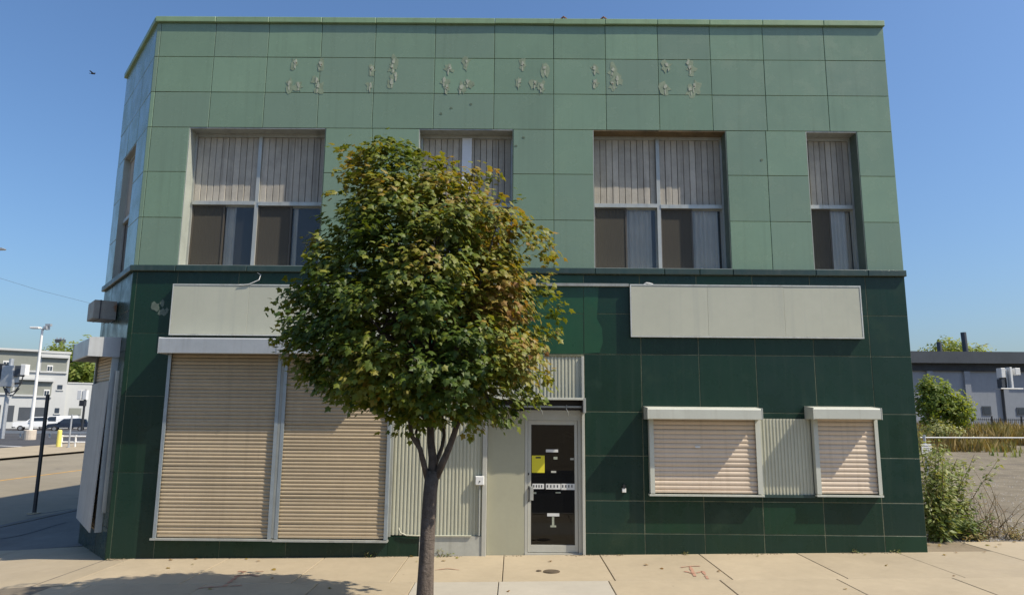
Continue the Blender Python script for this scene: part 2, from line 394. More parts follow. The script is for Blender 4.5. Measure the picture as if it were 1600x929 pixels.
# two small iron covers in the pavement
for (px, py, r, nm) in ((862, 892.5, .125, 'large'), (842, 891.5, .04, 'small')):
    p = gpt(px, py); mb = MB()
    ring = [(p.x+r*math.cos(t), p.y+r*math.sin(t)) for t in lin(0, 2*math.pi, 20)[:-1]]
    mb.prism(ring, 'z', p.z-.03, p.z+.010); ring2 = [(p.x+r*.82*math.cos(t), p.y+r*.82*math.sin(t)) for t in lin(0, 2*math.pi, 20)[:-1]]
    mb.prism(ring2, 'z', p.z-.02, p.z+.014)
    tag(mb.build('utility_cover', 'iron'), 'rusty round iron cover set in the pavement before the door' if nm == 'large' else 'tiny round cap in the pavement left of the iron cover', 'utility cover')

# ------------------------------------------------------------------ the green corner building
bld = empty('corner_building', (0, 0, 0))
tag(bld, 'two storey corner shop clad in light and dark green panels with closed shutters', 'building')
ZT, ZC, Z1, Z2, Z3, Z4, Z5, ZB1, ZB0 = 9.765, 9.655, 8.965, 8.255, 7.555, 6.69, 5.82, 4.93, 4.813
LR = [4.813, 4.11, 3.39, 2.395, 1.65, .905, .372]
WIN = [(-6.075, -3.535), (-1.80, -.05), (1.428, 3.895), (5.373, 6.32)]
cu = Vector((.630, -.7766)); CE = Vector((-8.686, 2.249)); CL = 2.896
CH = Fr(CE.x, CE.y, cu.x, cu.y)
CW = (.75, 1.95)                                             # chamfer window, along the chamfer
yb = .018                                                    # face of the backing behind the panels
mb = MB()                                                    # upper backing
xs = [XL+.02]+[v for w in WIN for v in w]+[XR-.004]
for i in range(0, len(xs), 2): mb.box(xs[i], xs[i+1], yb, .5, ZB0, Z3)
mb.box(XL+.02, XR-.004, yb, .5, Z3, ZT-.05)
mb.build('upper_wall', 'joint_dark', bld)
yl = .0034; mb = MB(); mb.box(XL+.02, -2.115, yl, .5, -.35, ZB0); mb.box(-2.115, 1.222, yl, .5, 3.35, ZB0); mb.box(1.222, XR-.004, yl, .5, -.2, ZB0)
mb.build('lower_wall', 'grout', bld)
mb = MB(); mb.box(0.02, CW[0], yb, .5, ZB0, Z3); mb.box(CW[1], CL-.03, yb, .5, ZB0, Z3); mb.box(.02, CL-.03, yb, .5, Z3, ZT-.05)
mb.build('chamfer_upper_wall', 'joint_dark', bld, CH)
MB().box(.02, CL-.03, yb, .5, -.6, ZB0).build('chamfer_lower_wall', 'grout', bld, CH)
BY = 18.0
MB().box(CE.x+.003, CE.x+.4, CE.y+.1, BY, -.6, ZT-.06).build('side_wall', 'tile_light', bld)
MB().box(XR-.4, XR-.006, .5, BY, -.2, ZT-.06).build('party_wall', 'far_grey', bld)
MB().box(CE.x+.4, XR-.4, BY-.4, BY-.01, -.6, ZT-.06).build('rear_wall', 'far_grey', bld)
MB().prism([(XL, .3), (XR-.2, .3), (XR-.2, BY-.2), (CE.x+.2, BY-.2), (CE.x+.2, CE.y+.2)], 'z', 9.1, 9.25).build('roof', 'asphalt', bld)
MB().box(CE.x+1.9, XR-.4, 1.1, 1.2, -.1, 9.1).build('inner_partition', 'interior', bld)

# panels of the upper storey
g = .0045
def panel(x0, x1, z0, z1, m='tile_light', frame=FRONT, tilt=.0022, gap=g):
    if m != 'tile_light': tilt = .0009
    return piece('panel', bld, m, x0+gap, x1-gap, random.uniform(-.0012, .0004), yb+.004, z0+gap, z1-gap, frame, tilt)
TX = [-6.785, -5.733, -4.72, -3.708, -2.681, -1.544, -.418, .702, 1.682, 2.674, 3.665, 4.668, 5.827, XR]
for (z0, z1) in ((Z1, ZC), (Z2, Z1), (Z3, Z2)):
    for a, b in zip(TX, TX[1:]): panel(a, b, z0, z1)
for cols in ((-6.785, -6.075), (-3.535, -2.665, -1.80), (-.05, .70, 1.428), (3.895, 4.63, 5.373), (6.32, XR)):
    for a, b in zip(cols, cols[1:]):
        for (z0, z1) in ((Z4, Z3), (Z5, Z4), (ZB1, Z5)): panel(a, b, z0, z1)
for (z0, z1) in ((Z1, ZC), (Z2, Z1), (Z3, Z2), (Z4, Z3), (Z5, Z4), (ZB1, Z5)):
    piece('corner_strip', bld, 'tile_light', XL, -6.785-.004, -.001, yb+.004, z0+g, z1-g)
for (z0, z1) in ((Z1, ZC), (Z2, Z1), (Z3, Z2)):
    for a, b in ((0, .98), (.98, 1.95), (1.95, CL-.012)): panel(a, b, z0, z1, frame=CH)
for (z0, z1) in ((Z4, Z3), (Z5, Z4), (ZB1, Z5)):
    for a, b in ((0, CW[0]), (CW[1], CL-.012)): panel(a, b, z0, z1, frame=CH)
# coping
for a, b in zip(TX, TX[1:]):
    if b == XR: b = XR+.01
    piece('coping', bld, 'coping', (XL-.02 if a == TX[0] else a)+.003, b-.003, -.055, .55, ZC+random.uniform(-.004, .004), ZT, tilt=.0012, cham=.008)
for a, b in ((-.05, 1.45), (1.45, CL+.0)): piece('coping', bld, 'coping', a+.003, b-.003, -.05, .5, ZC, ZT-.002, CH, cham=.008)
# rusty clips sticking out of the coping
for X in (.90, 1.66): MB().tube([(X-.06, -.03, ZT+.0), (X-.01, -.05, ZT+.035), (X+.05, -.02, ZT+.01)], .018, 6).build('coping_clip', 'rust', bld)
# belt course between the storeys
bx = [XL-.03, -6.075, -4.8, -3.535, -1.8, -.05, 1.43, 2.67, 3.3, 3.895, 5.37, 6.3, XR+.01]
for a, b in zip(bx, bx[1:]): piece('belt_course', bld, 'band', a+.003, b-.003, -.07, yb+.01, ZB0+.004, ZB1-.004+random.uniform(-.004, 0), cham=.01, tilt=.0015)
for a, b in ((0, 1.4), (1.4, CL+.02)): piece('belt_course', bld, 'band', a+.003, b-.003, -.06, yb+.01, ZB0+.002, ZB1-.006, CH, cham=.01)
# panels of the ground floor
gd = .005
LXR = [1.228, 2.23, 3.242, 4.243, 5.27, 6.265, XR]
for z1, z0 in zip(LR, LR[1:]+[-.2]):
    for a, b in zip(LXR, LXR[1:]):
        panel(a, b, max(z0, -.03), z1, 'tile_repaint' if (b < 2.3 and z1 > 3.5 and a < 1.3 and z0 > 3.3) and False else 'tile_dark', gap=gd)
for a, b in ((-2.11, -1.0), (-1.0, .20), (.20, 1.228)):
    for z1, z0 in ((4.813, 4.11), (4.11, 3.39)): panel(a, b, z0, z1, 'tile_repaint', gap=gd*.4)
for a, b in ((-6.05, -4.95), (-4.95, -3.83), (-3.83, -2.70), (-2.70, -2.11)):
    for z1, z0 in ((4.813, 4.11), (4.11, 3.39), (3.39, 2.395), (2.395, 1.2), (1.2, .235)): panel(a, b, z0, z1, 'tile_dark', gap=gd*.6)
    panel(a, b, -.18, .235, 'tile_dark', gap=gd*.6)
for z1, z0 in ((4.813, 3.7), (3.7, 2.6), (2.6, 1.30), (1.30, -.2)):
    panel(-6.78, -6.05, z0, z1, 'tile_dark', gap=gd*.6); piece('corner_strip', bld, 'tile_dark', XL, -6.784, -.001, yb+.004, z0+.002, z1-.002)
for z1, z0 in ((4.813, 4.11), (4.11, 3.39), (3.39, 2.395), (2.395, 1.3), (1.3, .372), (.372, -.5)):
    for a, b in ((0, .95), (.95, 1.9), (1.9, CL-.012)): panel(a, b, z0, z1, 'tile_dark', CH, gap=gd*.6)
# a bare broken patch at the left pier, and paint left of the long sign
def blot(name, X, Z, w, h, material, y=-.006, n=12, frame=FRONT, jag=.35):
    if y < 0: y -= random.uniform(0, .0016)
    ph = random.uniform(0, 6); pts = []
    for i in range(n):
        t = 2*math.pi*i/n; r = 1+random.uniform(-jag, jag)
        pts.append((X+math.cos(t+ph)*w/2*r, Z+math.sin(t+ph)*h/2*r))
    return MB().prism(pts, 'y', y, -.001 if y < 0 else y+.004).build(name, material, bld, frame)
for (X, Z, w, h) in ((-6.40, 4.18, .17, .15), (-6.28, 4.24, .08, .12), (-6.27, 4.08, .14, .13), (-6.19, 4.11, .06, .10)):
    blot('bare_patch', X, Z, w, h, 'bare', -.004)
MB().prism([(1.232, 3.40), (1.50, 3.42), (1.56, 3.60), (1.55, 3.85), (1.46, 4.02), (1.50, 4.60), (1.232, 4.60)], 'y', -.005, -.0005).build('repainted_area', 'tile_repaint', bld)
# traces of the removed letters
marks = [(462, 97), (452, 130), (466, 133), (501, 100), (495, 125), (497, 135), (581, 107), (579, 133), (615, 97), (613, 105), (618, 117), (612, 128),
         (703, 105), (729, 96), (694, 125), (698, 136), (721, 136), (731, 128), (817, 100), (851, 106), (812, 127), (836, 129), (847, 135),
         (929, 107), (930, 128), (958, 109), (964, 123), (957, 130), (1042, 102), (1075, 98), (1078, 106), (1040, 136), (1078, 140), (1085, 134)]
for i, (px, py) in enumerate(marks):
    p = at(px, py, 0)
    blot('letter_stain', p.x+random.uniform(-.03, .04), p.z-.03, random.uniform(.10, .2), random.uniform(.16, .30), 'glue_stain', -.0035, 14, jag=.5)
    blot('glue_mark', p.x, p.z, random.uniform(.04, .065), random.uniform(.07, .11), 'glue', -.009, 10, jag=.4)
    blot('glue_mark', p.x+random.uniform(-.03, .03), p.z-.09, random.uniform(.018, .035), random.uniform(.07, .12), 'glue', -.007, 8)
    if i % 3 == 0: blot('bolt_hole', p.x+random.uniform(-.015, .02), p.z-.02, .022, .024, 'soffit', -.0105, 7, jag=.1)
for (px, py) in ((705, 169), (736, 163), (689, 178), (818, 215), (806, 228), (1190, 250)):
    p = at(px, py, 0); blot('stain', p.x, p.z, .05, .04, 'tile_stain', -.0035)

# ---------------------------------------------------------------- upstairs windows
def curtain_mesh(x0, x1, z0, z1, y, folds, amp=.025):
    mb = MB(); n = folds*6; P = []
    for i in range(n+1):
        x = x0+(x1-x0)*i/n; yy = y+amp*math.sin(i/6*2*math.pi+.6*math.sin(i*.37))
        P += [(x, yy, z0), (x+.004*math.sin(i), yy, z1)]
    mb.poly(P, [(2*i, 2*i+2, 2*i+3, 2*i+1) for i in range(n)]); return mb
def window(x0, x1, z0, z1, mull, frame=FRONT, transom=6.18, nb=10, rec=.295, split=None, white=False, soff='alu_dull'):
    f = .045; mb = MB()
    mb.box(x0+.002, x0+f, rec-.03, rec+.05, z0, z1-.002); mb.box(x1-f, x1-.002, rec-.03, rec+.05, z0, z1-.002)
    mb.box(x0+f, x1-f, rec-.03, rec+.05, z1-.075, z1-.004); mb.box(x0+f, x1-f, rec-.045, rec+.05, z0, z0+.05)
    if mull: mb.box(mull-.032, mull+.032, rec-.04, rec+.05, z0+.05, z1-.075)
    w = mb.build('window', 'alu', bld, frame)
    for (ja, jb_, jm) in ((x0+.0005, x0+.012, 'jamb'), (x1-.012, x1-.0005, 'jamb_green_shaded')): MB().box(ja, jb_, .004, rec-.03, z0, z1-.001).build('jamb_lining', jm, w, frame)
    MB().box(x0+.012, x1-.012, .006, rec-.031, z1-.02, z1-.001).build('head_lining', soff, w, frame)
    MB().prism([(-.03, z0-.012), (rec-.03, z0-.012), (rec-.03, z0+.03), (-.03, z0+.008)], 'x', x0+.003, x1-.003).build('sill', 'alu_dull', w, frame)
    bays = [(x0+f, mull-.032), (mull+.032, x1-f)] if mull else [(x0+f, x1-f)]
    for k, (a, b) in enumerate(bays):
        tz = transom+(.0 if k == 0 else -.012)
        MB().box(a+.001, b-.001, rec-.05, rec+.045, tz-.035, tz+.035).build('transom', 'alu', w, frame)
        n = nb; bw = (b-a)/n
        for i in range(n):
            piece('board', w, 'board', a+i*bw+.004, a+(i+1)*bw-.004, rec+random.uniform(-.004, .006), rec+.03, tz+.036, z1-.076, frame, .003, .006)
        # sliding sashes
        m_ = (a+b)/2+.0; zb, zt = z0+.052, tz-.036
        for (p, q, yy, scr) in ((a, m_+.02, rec+.0, True), (m_-.02, b, rec+.028, False)):
            s = MB(); e = .028
            s.box(p+.001, p+e, yy, yy+.024, zb, zt); s.box(q-e, q-.001, yy, yy+.024, zb, zt); s.box(p+e, q-e, yy, yy+.024, zb, zb+e); s.box(p+e, q-e, yy, yy+.024, zt-e, zt)
            sa = s.build('sash', 'screen_frame' if scr else 'alu_dull', w, frame)
            MB().box(p+e-.002, q-e+.002, yy+.010, yy+.014, zb+e-.002, zt-e+.002).build('insect_screen' if scr else 'pane', 'insect_screen' if scr else 'glass', w, frame)
        if split: 
            for (ca, cb, cm) in split[k]:
                if cb > ca: curtain_mesh(a+(b-a)*ca, a+(b-a)*cb, zb, zt, rec+.085, max(2, int((cb-ca)*14)), .022).build('curtain', cm, w, frame, fix=False)
    if white: piece('white_board', w, 'board_white', -1.012, -.83, rec-.055, rec-.042, transom+.036, z1-.076, frame, 0, .004)
    return w
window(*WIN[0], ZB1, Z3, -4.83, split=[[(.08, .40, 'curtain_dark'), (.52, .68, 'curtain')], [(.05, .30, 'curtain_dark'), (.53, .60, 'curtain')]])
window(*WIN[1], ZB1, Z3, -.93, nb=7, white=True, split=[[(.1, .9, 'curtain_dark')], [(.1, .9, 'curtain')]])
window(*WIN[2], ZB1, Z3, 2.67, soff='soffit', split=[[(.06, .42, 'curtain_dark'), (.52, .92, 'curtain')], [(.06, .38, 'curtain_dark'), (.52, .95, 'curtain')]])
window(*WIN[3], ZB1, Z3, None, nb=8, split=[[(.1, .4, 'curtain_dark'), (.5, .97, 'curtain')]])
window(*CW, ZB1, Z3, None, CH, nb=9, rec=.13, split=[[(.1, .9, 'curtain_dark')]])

# ---------------------------------------------------------------- roller shutters
def slat_mesh(w, p, m, key):
    if key in _cache: return _cache[key]
    prof = [(0, 0), (-.0045, p*.10), (-.0105, p*.30), (-.012, p*.52), (-.010, p*.74), (-.004, p*.90), (.0, p*.97)]
    _cache[key] = MB().poly([(x, y, z) for x in (-w/2, w/2) for (y, z) in prof], [(i, 7+i, 8+i, i+1) for i in range(6)]).mesh('slat', m); return _cache[key]
def shutter(x0, x1, z0, z1, pitch, m, y=-.06, frame=FRONT, rail='alu_blue', rw=(.05, .05), railmat2=None):
    """a dark backing sheet carries the guide rails, slats and bottom bar"""
    sh = MB().box(x0-.004, x1+.004, y+.012, y+.03, z0, z1).build('roller_shutter', 'joint_dark', bld, frame)
    mb = MB()
    mb.prism([(x0-rw[0], y-.05), (x0, y-.05), (x0, y-.03), (x0-rw[0]+.02, y-.03), (x0-rw[0]+.02, -.002), (x0-rw[0], -.002)], 'z', z0-.01, z1+.02); mb.build('guide_rail', rail, sh, frame); mb = MB()
    mb.prism([(x1, y-.05), (x1+rw[1], y-.05), (x1+rw[1], -.002), (x1+rw[1]-.02, -.002), (x1+rw[1]-.02, y-.03), (x1, y-.03)], 'z', z0-.01, z1+.02)
    mb.build('guide_rail', rail, sh, frame)
    n = max(1, round((z1-z0-.04)/pitch)); p = (z1-z0-.04)/n; w = round(x1-x0+.015, 3)
    me = slat_mesh(w, p, m, ('slat', m, w, round(p, 4)))
    for i in range(n):
        dz = random.gauss(0, .0006)
        mw = frame.m @ Matrix.Translation(((x0+x1)/2, y+.004+random.uniform(0, .003), z0+.04+i*p+dz)) @ Euler((random.gauss(0, .06), random.gauss(0, .0006), 0)).to_matrix().to_4x4()
        link('slat', me, sh, mw)
    MB().cbox(x0+.002, x1-.002, y-.018, y+.01, z0+.0, z0+.04, .006).build('bottom_bar', m, sh, frame)
    return sh
def hood(sh, x0, x1, z0, z1, depth, m, frame=FRONT, lip=.03, ends=True):
    mb = MB(); y = -depth
    mb.prism([(-.004, z1+.03), (y+.02, z1), (y, z1-.02), (y, z0+.01), (y+.012, z0), (y+.03, z0), (y+.03, z0+.014), (y+.014, z0+.02), (y+.014, z1-.03), (-.004, z1+.016)], 'x', x0, x1)
    if ends:
        for (a, b) in ((x0-.012, x0-.001), (x1+.001, x1+.012)): mb.prism([(-.004, z1+.034), (y-.004, z1+.006), (y-.004, z0-.002), (-.004, z0-.002)], 'x', a, b)
    return mb.build('hood', m, sh, frame)
# two wide ones left of the tree
zs = .262
s1 = shutter(-5.985, -4.115, zs, 3.40, .0625, 'slat_tan', rw=(.055, .06)); hood(s1, -6.05, -4.05, 3.315, 3.585, .45, 'hood_grey')
s2 = shutter(-3.945, -2.165, zs, 3.40, .0605, 'slat_tan', rw=(.055, .055)); hood(s2, -4.02, -2.06, 3.322, 3.59, .45, 'hood_grey')
MB().prism([(-4.052, -.105), (-4.003, -.105), (-4.003, -.002), (-4.052, -.002)], 'z', zs, 3.40).build('middle_post', 'alu_dull', s1)
MB().box(-6.075, -4.03, -.13, -.001, zs-.045, zs-.014).build('sill_bar', 'alu', s1)
MB().box(-4.02, -2.10, -.14, -.001, zs-.052, zs-.02).build('sill_bar', 'alu', s2)
# two small ones at the right
s3 = shutter(2.395, 4.135, 1.055, 2.34, .0785, 'slat_cream', rail='hood_cream', rw=(.075, .085), y=-.075); hood(s3, 2.262, 4.18, 2.278, 2.462, .365, 'hood_cream')
MB().box(2.30, 4.235, -.135, -.001, 1.002, 1.032).build('sill_bar', 'hood_cream', s3)
MB().cbox(3.10, 3.19, -.105, -.088, 1.80, 1.83, .004).build('pull_plate', 'white_paint', s3)
s4 = shutter(5.205, 6.17, 1.065, 2.34, .0785, 'slat_cream', rail='hood_cream', rw=(.075, .06), y=-.075); hood(s4, 5.05, 6.185, 2.30, 2.485, .365, 'hood_cream')
MB().box(5.12, 6.24, -.135, -.001, 1.012, 1.042).build('sill_bar', 'hood_cream', s4)
def corrugated(x0, x1, z0, z1, y, pitch=.075, amp=.012, frame=FRONT, m='corrugated'):
    mb = MB(); P = []; x = x0; k = 0
    prof = [(0, 0), (.42, 0), (.52, 1), (.90, 1)]
    xs_ = []
    while x < x1:
        for (t, d) in prof:
            if x+t*pitch < x1: xs_.append((x+t*pitch, y-amp*(1-d)))
        x += pitch
    xs_.append((x1, y))
    for (xx, yy) in xs_: P += [(xx, yy, z0), (xx, yy, z1)]
    mb.poly(P, [(2*i, 2*i+2, 2*i+3, 2*i+1) for i in range(len(xs_)-1)])
    return mb.build('corrugated_sheet', m, bld, frame, fix=False)
corrugated(4.245, 5.115, 1.03, 2.30, -.018, .0585, .013)
MB().box(4.24, 5.12, -.05, -.002, .985, 1.028).build('sheet_sill', 'band', bld)
# ---------------------------------------------------------------- entrance
corrugated(-2.11, -.535, .31, 3.35, .04, .0625, .013)
corrugated(-.475, 1.185, 2.60, 3.35, .03, .0625, .013)
mb = MB(); mb.box(-1.58, -.535, -.012, .3, -.1, .305); mb.build('plinth', 'plinth_grey', bld)
MB().box(-2.11, -1.586, -.002, .3, -.15, .29).build('plinth', 'tile_dark', bld)
MB().tube([(-1.93, -.03, .44), (-1.90, -.03, .36), (-1.80, -.03, .318), (-1.58, -.03, .312), (-.70, -.03, .315)], .012, 6).build('sheet_trim', 'corrugated', bld)
MB().box(-2.112, -2.075, -.03, .045, .29, 3.35).build('sheet_edge', 'alu_dull', bld)
MB().cbox(-.532, -.452, -.028, .3, -.06, 3.35, .006).build('door_post', 'door_frame', bld)
MB().cbox(-.450, .196, .052, .12, -.02, 2.40, .006).build('flat_panel', 'flat_panel', bld)
MB().cbox(1.176, 1.2225, -.022, .3, -.02, 3.352, .005).build('door_post', 'door_frame', bld)
# door head box with an open front
mb = MB(); DB = -.30
mb.box(-.448, 1.172, DB, .10, 2.60, 2.618); mb.box(-.448, 1.172, .05, .10, 2.415, 2.60)
mb.box(-.450, -.436, DB+.002, .05, 2.385, 2.599); mb.box(1.160, 1.174, DB+.002, .05, 2.385, 2.599)
hb = mb.build('shutter_head', 'black', bld)
MB().cbox(-.45, 1.175, DB-.012, DB-.001, 2.585, 2.625, .003).build('head_lip', 'hood_cream', hb)
MB().cbox(-.43, 1.155, DB+.06, DB+.09, 2.455, 2.488, .003).build('head_bar', 'alu_dull', hb)
for X in (.46, .90): MB().tube([(X, DB+.05, 2.50), (X-.01, DB+.04, 2.44), (X+.02, DB+.05, 2.38), (X+.03, DB+.08, 2.30)], .009, 6).build('hook', 'alu_dull', hb)
MB().cbox(1.176, 1.222, DB+.0, -.024, 2.37, 2.62, .004).build('head_bracket', 'alu_dull', hb)
# the glazed door
yd = .10
mb = MB(); mb.box(.198, .245, yd-.05, yd+.1, .0, 2.42); mb.box(1.115, 1.174, yd-.05, yd+.1, .0, 2.42); mb.box(.246, 1.114, yd-.05, yd+.1, 2.24, 2.414); mb.box(.20, 1.172, yd-.06, yd+.1, -.03, .035)
mb.build('door_surround', 'door_frame', bld)
d0, d1, e0, e1 = .25, 1.11, .045, 2.236
mb = MB(); mb.box(d0, .305, yd-.02, yd+.03, e0, e1); mb.box(1.055, d1, yd-.02, yd+.03, e0, e1); mb.box(.306, 1.054, yd-.02, yd+.03, e0, .16); mb.box(.306, 1.054, yd-.02, yd+.03, 2.165, e1)
door = mb.build('door', 'door_frame', bld)
MB().cbox(.306, 1.054, yd-.022, yd+.03, 1.085, 1.165, .004).build('mid_rail', 'dark_metal', door)
MB().box(.302, 1.058, yd+.006, yd+.012, 1.16, 2.168).build('pane', 'door_glass', door)
MB().box(.302, 1.058, yd+.006, yd+.012, .158, 1.09).build('pane', 'door_glass', door)
MB().tube([(.268, yd-.022, .88), (.268, yd-.07, .90), (.268, yd-.07, 1.10), (.268, yd-.022, 1.12)], .013, 8).build('handle', 'dark_metal', door)
MB().cbox(.288, .345, yd-.032, yd-.02, .89, 1.12, .004).build('push_plate', 'alu', door)
MB().tube([(.252, yd-.045, 1.33), (.252, yd-.02, 1.33)], .022, 12).build('lock', 'black', door)
def sticker(px0, px1, py0, py1, m, nm='sticker', dy=.0):
    a, b = at(px0, py0, yd+.004), at(px1, py1, yd+.004)
    return MB().box(a.x, b.x, yd+.0025-dy, yd+.0055, b.z, a.z).build(nm, m, door)
sticker(831, 851, 711, 738, 'paper_yellow', 'notice')
a, b = at(837, 713, yd), at(845, 715.5, yd); MB().box(a.x, b.x, yd+.0005, yd+.0022, b.z, a.z).build('notice_heading', 'ink', door)
sticker(853, 872, 701.5, 706, 'paper_white'); sticker(865, 871, 713, 717, 'glue'); sticker(891, 897, 715, 718, 'plinth_grey'); sticker(861, 869, 735, 738, 'plinth_grey')
for (p, q) in ((832, 850), (853, 876), (877, 898)): 
    a, b = at(p, 755, yd-.03), at(q, 763, yd-.03); MB().box(a.x, b.x, yd-.0245, yd-.0225, b.z+random.uniform(-.02, .0), a.z).build('tape', 'paper_white', door)
    for k in range(4):
        xx = a.x+(b.x-a.x)*(k+.3)/4.4; MB().box(xx, xx+.02, yd-.0262, yd-.0248, b.z+.02, a.z-.02).build('lettering', 'dark_metal', door)
sticker(855, 874, 801, 806, 'paper_white')
sticker(862.5, 866, 807, 820, 'glue'); sticker(860, 869, 820, 823, 'glue'); sticker(832, 838, 768, 771, 'glue'); sticker(868, 876, 768, 770, 'glue')
# loose frame leaning behind the upper pane, lit by daylight
mb = MB(); P = [(.90, .20, 2.02), (.84, .20, 1.86)]
mb.tube(P, .010, 6); mb.tube([(.86, .20, 2.0), (1.04, .22, 1.94)], .009, 6); mb.tube([(.92, .20, 2.05), (1.04, .22, 2.0)], .008, 6); mb.tube([(.90, .2, 1.97), (.87, .2, 1.85)], .007, 6)
mb.build('door_closer', 'alu', door)
MB().box(-.40, 1.16, .9, .94, -.05, 2.6).build('lobby_back', 'interior', bld)
MB().box(-.40, 1.16, yd+.13, .9, -.03, .0).build('lobby_floor', 'concrete_old', bld)
MB().box(.35, .90, .60, .62, .55, .95).build('lobby_counter', 'plywood', bld)

# chamfered corner: shutter covered with a leaning board
s5 = shutter(.62, 2.32, .262, 3.40, .0625, 'slat_tan', frame=CH, rw=(.055, .055)); hood(s5, .52, 2.42, 3.30, 3.63, .50, 'hood_grey', CH)
pl = MB().poly([(.58, -.16, .30), (2.36, -.19, .26), (2.36, -.125, 2.86), (.58, -.125, 2.86), (.58, -.14, .30), (2.36, -.17, .26), (2.36, -.108, 2.86), (.58, -.108, 2.86)],
               [(0, 1, 2, 3), (7, 6, 5, 4), (0, 4, 5, 1), (1, 5, 6, 2), (2, 6, 7, 3), (3, 7, 4, 0)])
tag(pl.build('plywood_board', 'plywood', None, CH), 'tall weathered grey board fixed over the shutter of the cut corner', 'board')
MB().box(2.48, 2.58, -.05, -.002, .6, 3.05).build('corner_trim', 'alu', bld, CH)
# projecting box on the cut corner
sb = empty('sign_box', (0, 0, 0)); tag(sb, 'small rusty metal box sticking out from the cut corner above its shutter', 'sign box')
MB().cbox(1.05, 1.75, -.40, -.02, 4.05, 4.40, .012).build('casing', 'rusty_sheet', sb, CH)
MB().box(1.04, 1.76, -.30, -.28, 4.045, 4.405).build('seam', 'dark_metal', sb, CH)

# blank sign boxes
def sign(name, x0, x1, z0, z1, label, panels):
    e = empty(name, ((x0+x1)/2, -.04, z0)); e.location = (0, 0, 0); tag(e, label, 'sign', 'blank signs over the shop windows')
    mb = MB(); mb.box(x0, x1, -.075, -.003, z0, z1); mb.build('casing', 'sign_edge', e)
    w = (x1-x0-.03)/panels
    for i in range(panels):
        piece('face', e, 'sign_panel', x0+.015+i*w+.0007, x0+.015+(i+1)*w-.0007, -.083, -.0755, z0+.02, z1-.02, tilt=.0012, cham=.003)
    mb = MB(); mb.box(x0-.006, x1+.006, -.09, -.076, z0-.004, z0+.018); mb.box(x0-.006, x1+.006, -.09, -.076, z1-.018, z1+.004)
    mb.box(x0-.006, x0+.014, -.089, -.0765, z0+.0185, z1-.0185); mb.box(x1-.014, x1+.006, -.089, -.0765, z0+.0185, z1-.0185)
    mb.build('rim', 'sign_edge', e); return e
sg = sign('shop_sign', 2.05, 6.125, 3.697, 4.628, 'long blank grey sign panel above the two small right-hand shutters', 3)
MB().tube([(2.30, -.05, 4.632), (2.34, -.06, 4.66), (2.40, -.05, 4.655), (2.46, -.05, 4.636)], .014, 6).build('wire_stub', 'paper_white', sg)
sg2 = sign('shop_sign', -6.075, -2.02, 3.668, 4.575, 'long blank grey sign panel over the two wide tan shutters', 3)
MB().tube([(-4.90, -.10, 4.56), (-4.72, -.10, 4.58), (-4.56, -.08, 4.66), (-4.55, -.03, 4.76), (-4.62, -.02, 4.81)], .007, 6).build('loose_cable', 'paper_white', sg2)
e = MB(); e.box(-2.0, 2.03, -.06, -.003, 4.598, 4.648)
tag(e.build('metal_strip', 'alu_dull'), 'thin bare metal rail left on the wall above the entrance', 'rail')
# fittings on the wall
e = empty('meter_box', (0, 0, 0)); tag(e, 'small pale electrical box on the ribbed sheet left of the entrance', 'electrical box')
MB().cbox(-.645, -.50, -.065, .02, 1.15, 1.295, .008).build('case', 'white_paint', e)
MB().tube([(-.575, -.02, 1.15), (-.575, -.02, .32)], .014, 8).build('conduit', 'alu_dull', e)
MB().tube([(-.572, -.066, 1.21), (-.572, -.072, 1.21)], .012, 8).build('knob', 'dark_metal', e)
e = empty('wall_socket', (0, 0, 0)); tag(e, 'tiny white and black socket fitting on the dark green panels right of the door', 'socket')
MB().cbox(1.852, 1.918, -.04, -.002, 1.045, 1.115, .006).build('case', 'white_paint', e)
MB().prism([(1.86, 1.115), (1.91, 1.115), (1.905, 1.17), (1.885, 1.185), (1.866, 1.17)], 'y', -.045, -.002).build('cap', 'black', e)

# ------------------------------------------------------------------ street tree (maple)
TY = -3.70
tb = at(664, 929, TY); tbase = Vector((tb.x-.03, TY, gz(tb.x, TY)))
tree = empty('maple_tree', tbase); tag(tree, 'young maple with green and bronze leaves standing before the building', 'tree')
LEAF2 = [(0, 0), (.34, -.10), (.36, .14), (.60, .46), (.32, .50), (.20, .68), (0, 1.0), (-.22, .66), (-.30, .50), (-.62, .42), (-.36, .14), (-.32, -.12)]
def leaf_verts(size):
    out = [(0, .30*size, .03*size)]
    for (x, y) in LEAF2: out.append((x*size, y*size, (-.22*abs(x)-.16*y*y+.03)*size))
    return out
LEAF_F = [(0, i+1, (i+1) % 12+1) for i in range(12)]
# outline of the crown: (z, left, right) from side to side at the trunk's distance
prof = []
for (py, l, r) in ((214, 590, 625), (238, 558, 652), (262, 545, 688), (282, 532, 765), (305, 530, 792), (345, 518, 826), (390, 494, 846), (440, 460, 860), (500, 448, 866), (560, 450, 864), (600, 480, 852), (630, 545, 828), (660, 640, 748)):
    a, b = at(l, py, TY), at(r, py, TY); prof.append((a.z-tbase.z, a.x-tbase.x, b.x-tbase.x))
prof.sort()
def crown_at(z):
    for (p, q) in zip(prof, prof[1:]):
        if p[0] <= z <= q[0]:
            t = (z-p[0])/(q[0]-p[0]); return p[1]+(q[1]-p[1])*t, p[2]+(q[2]-p[2])*t
    return 0, 0
rnd = random.Random(5)
def rot_to(n, tip):
    n = n.normalized(); tip = (tip-n*tip.dot(n)).normalized(); x = tip.cross(n)
    return Matrix(((x.x, tip.x, n.x), (x.y, tip.y, n.y), (x.z, tip.z, n.z)))
zmin, zmax = prof[0][0], prof[-1][0]
clusters = []                                                # (point, how far out in the crown, outward direction of its clump)
clumps = []
tries = 0
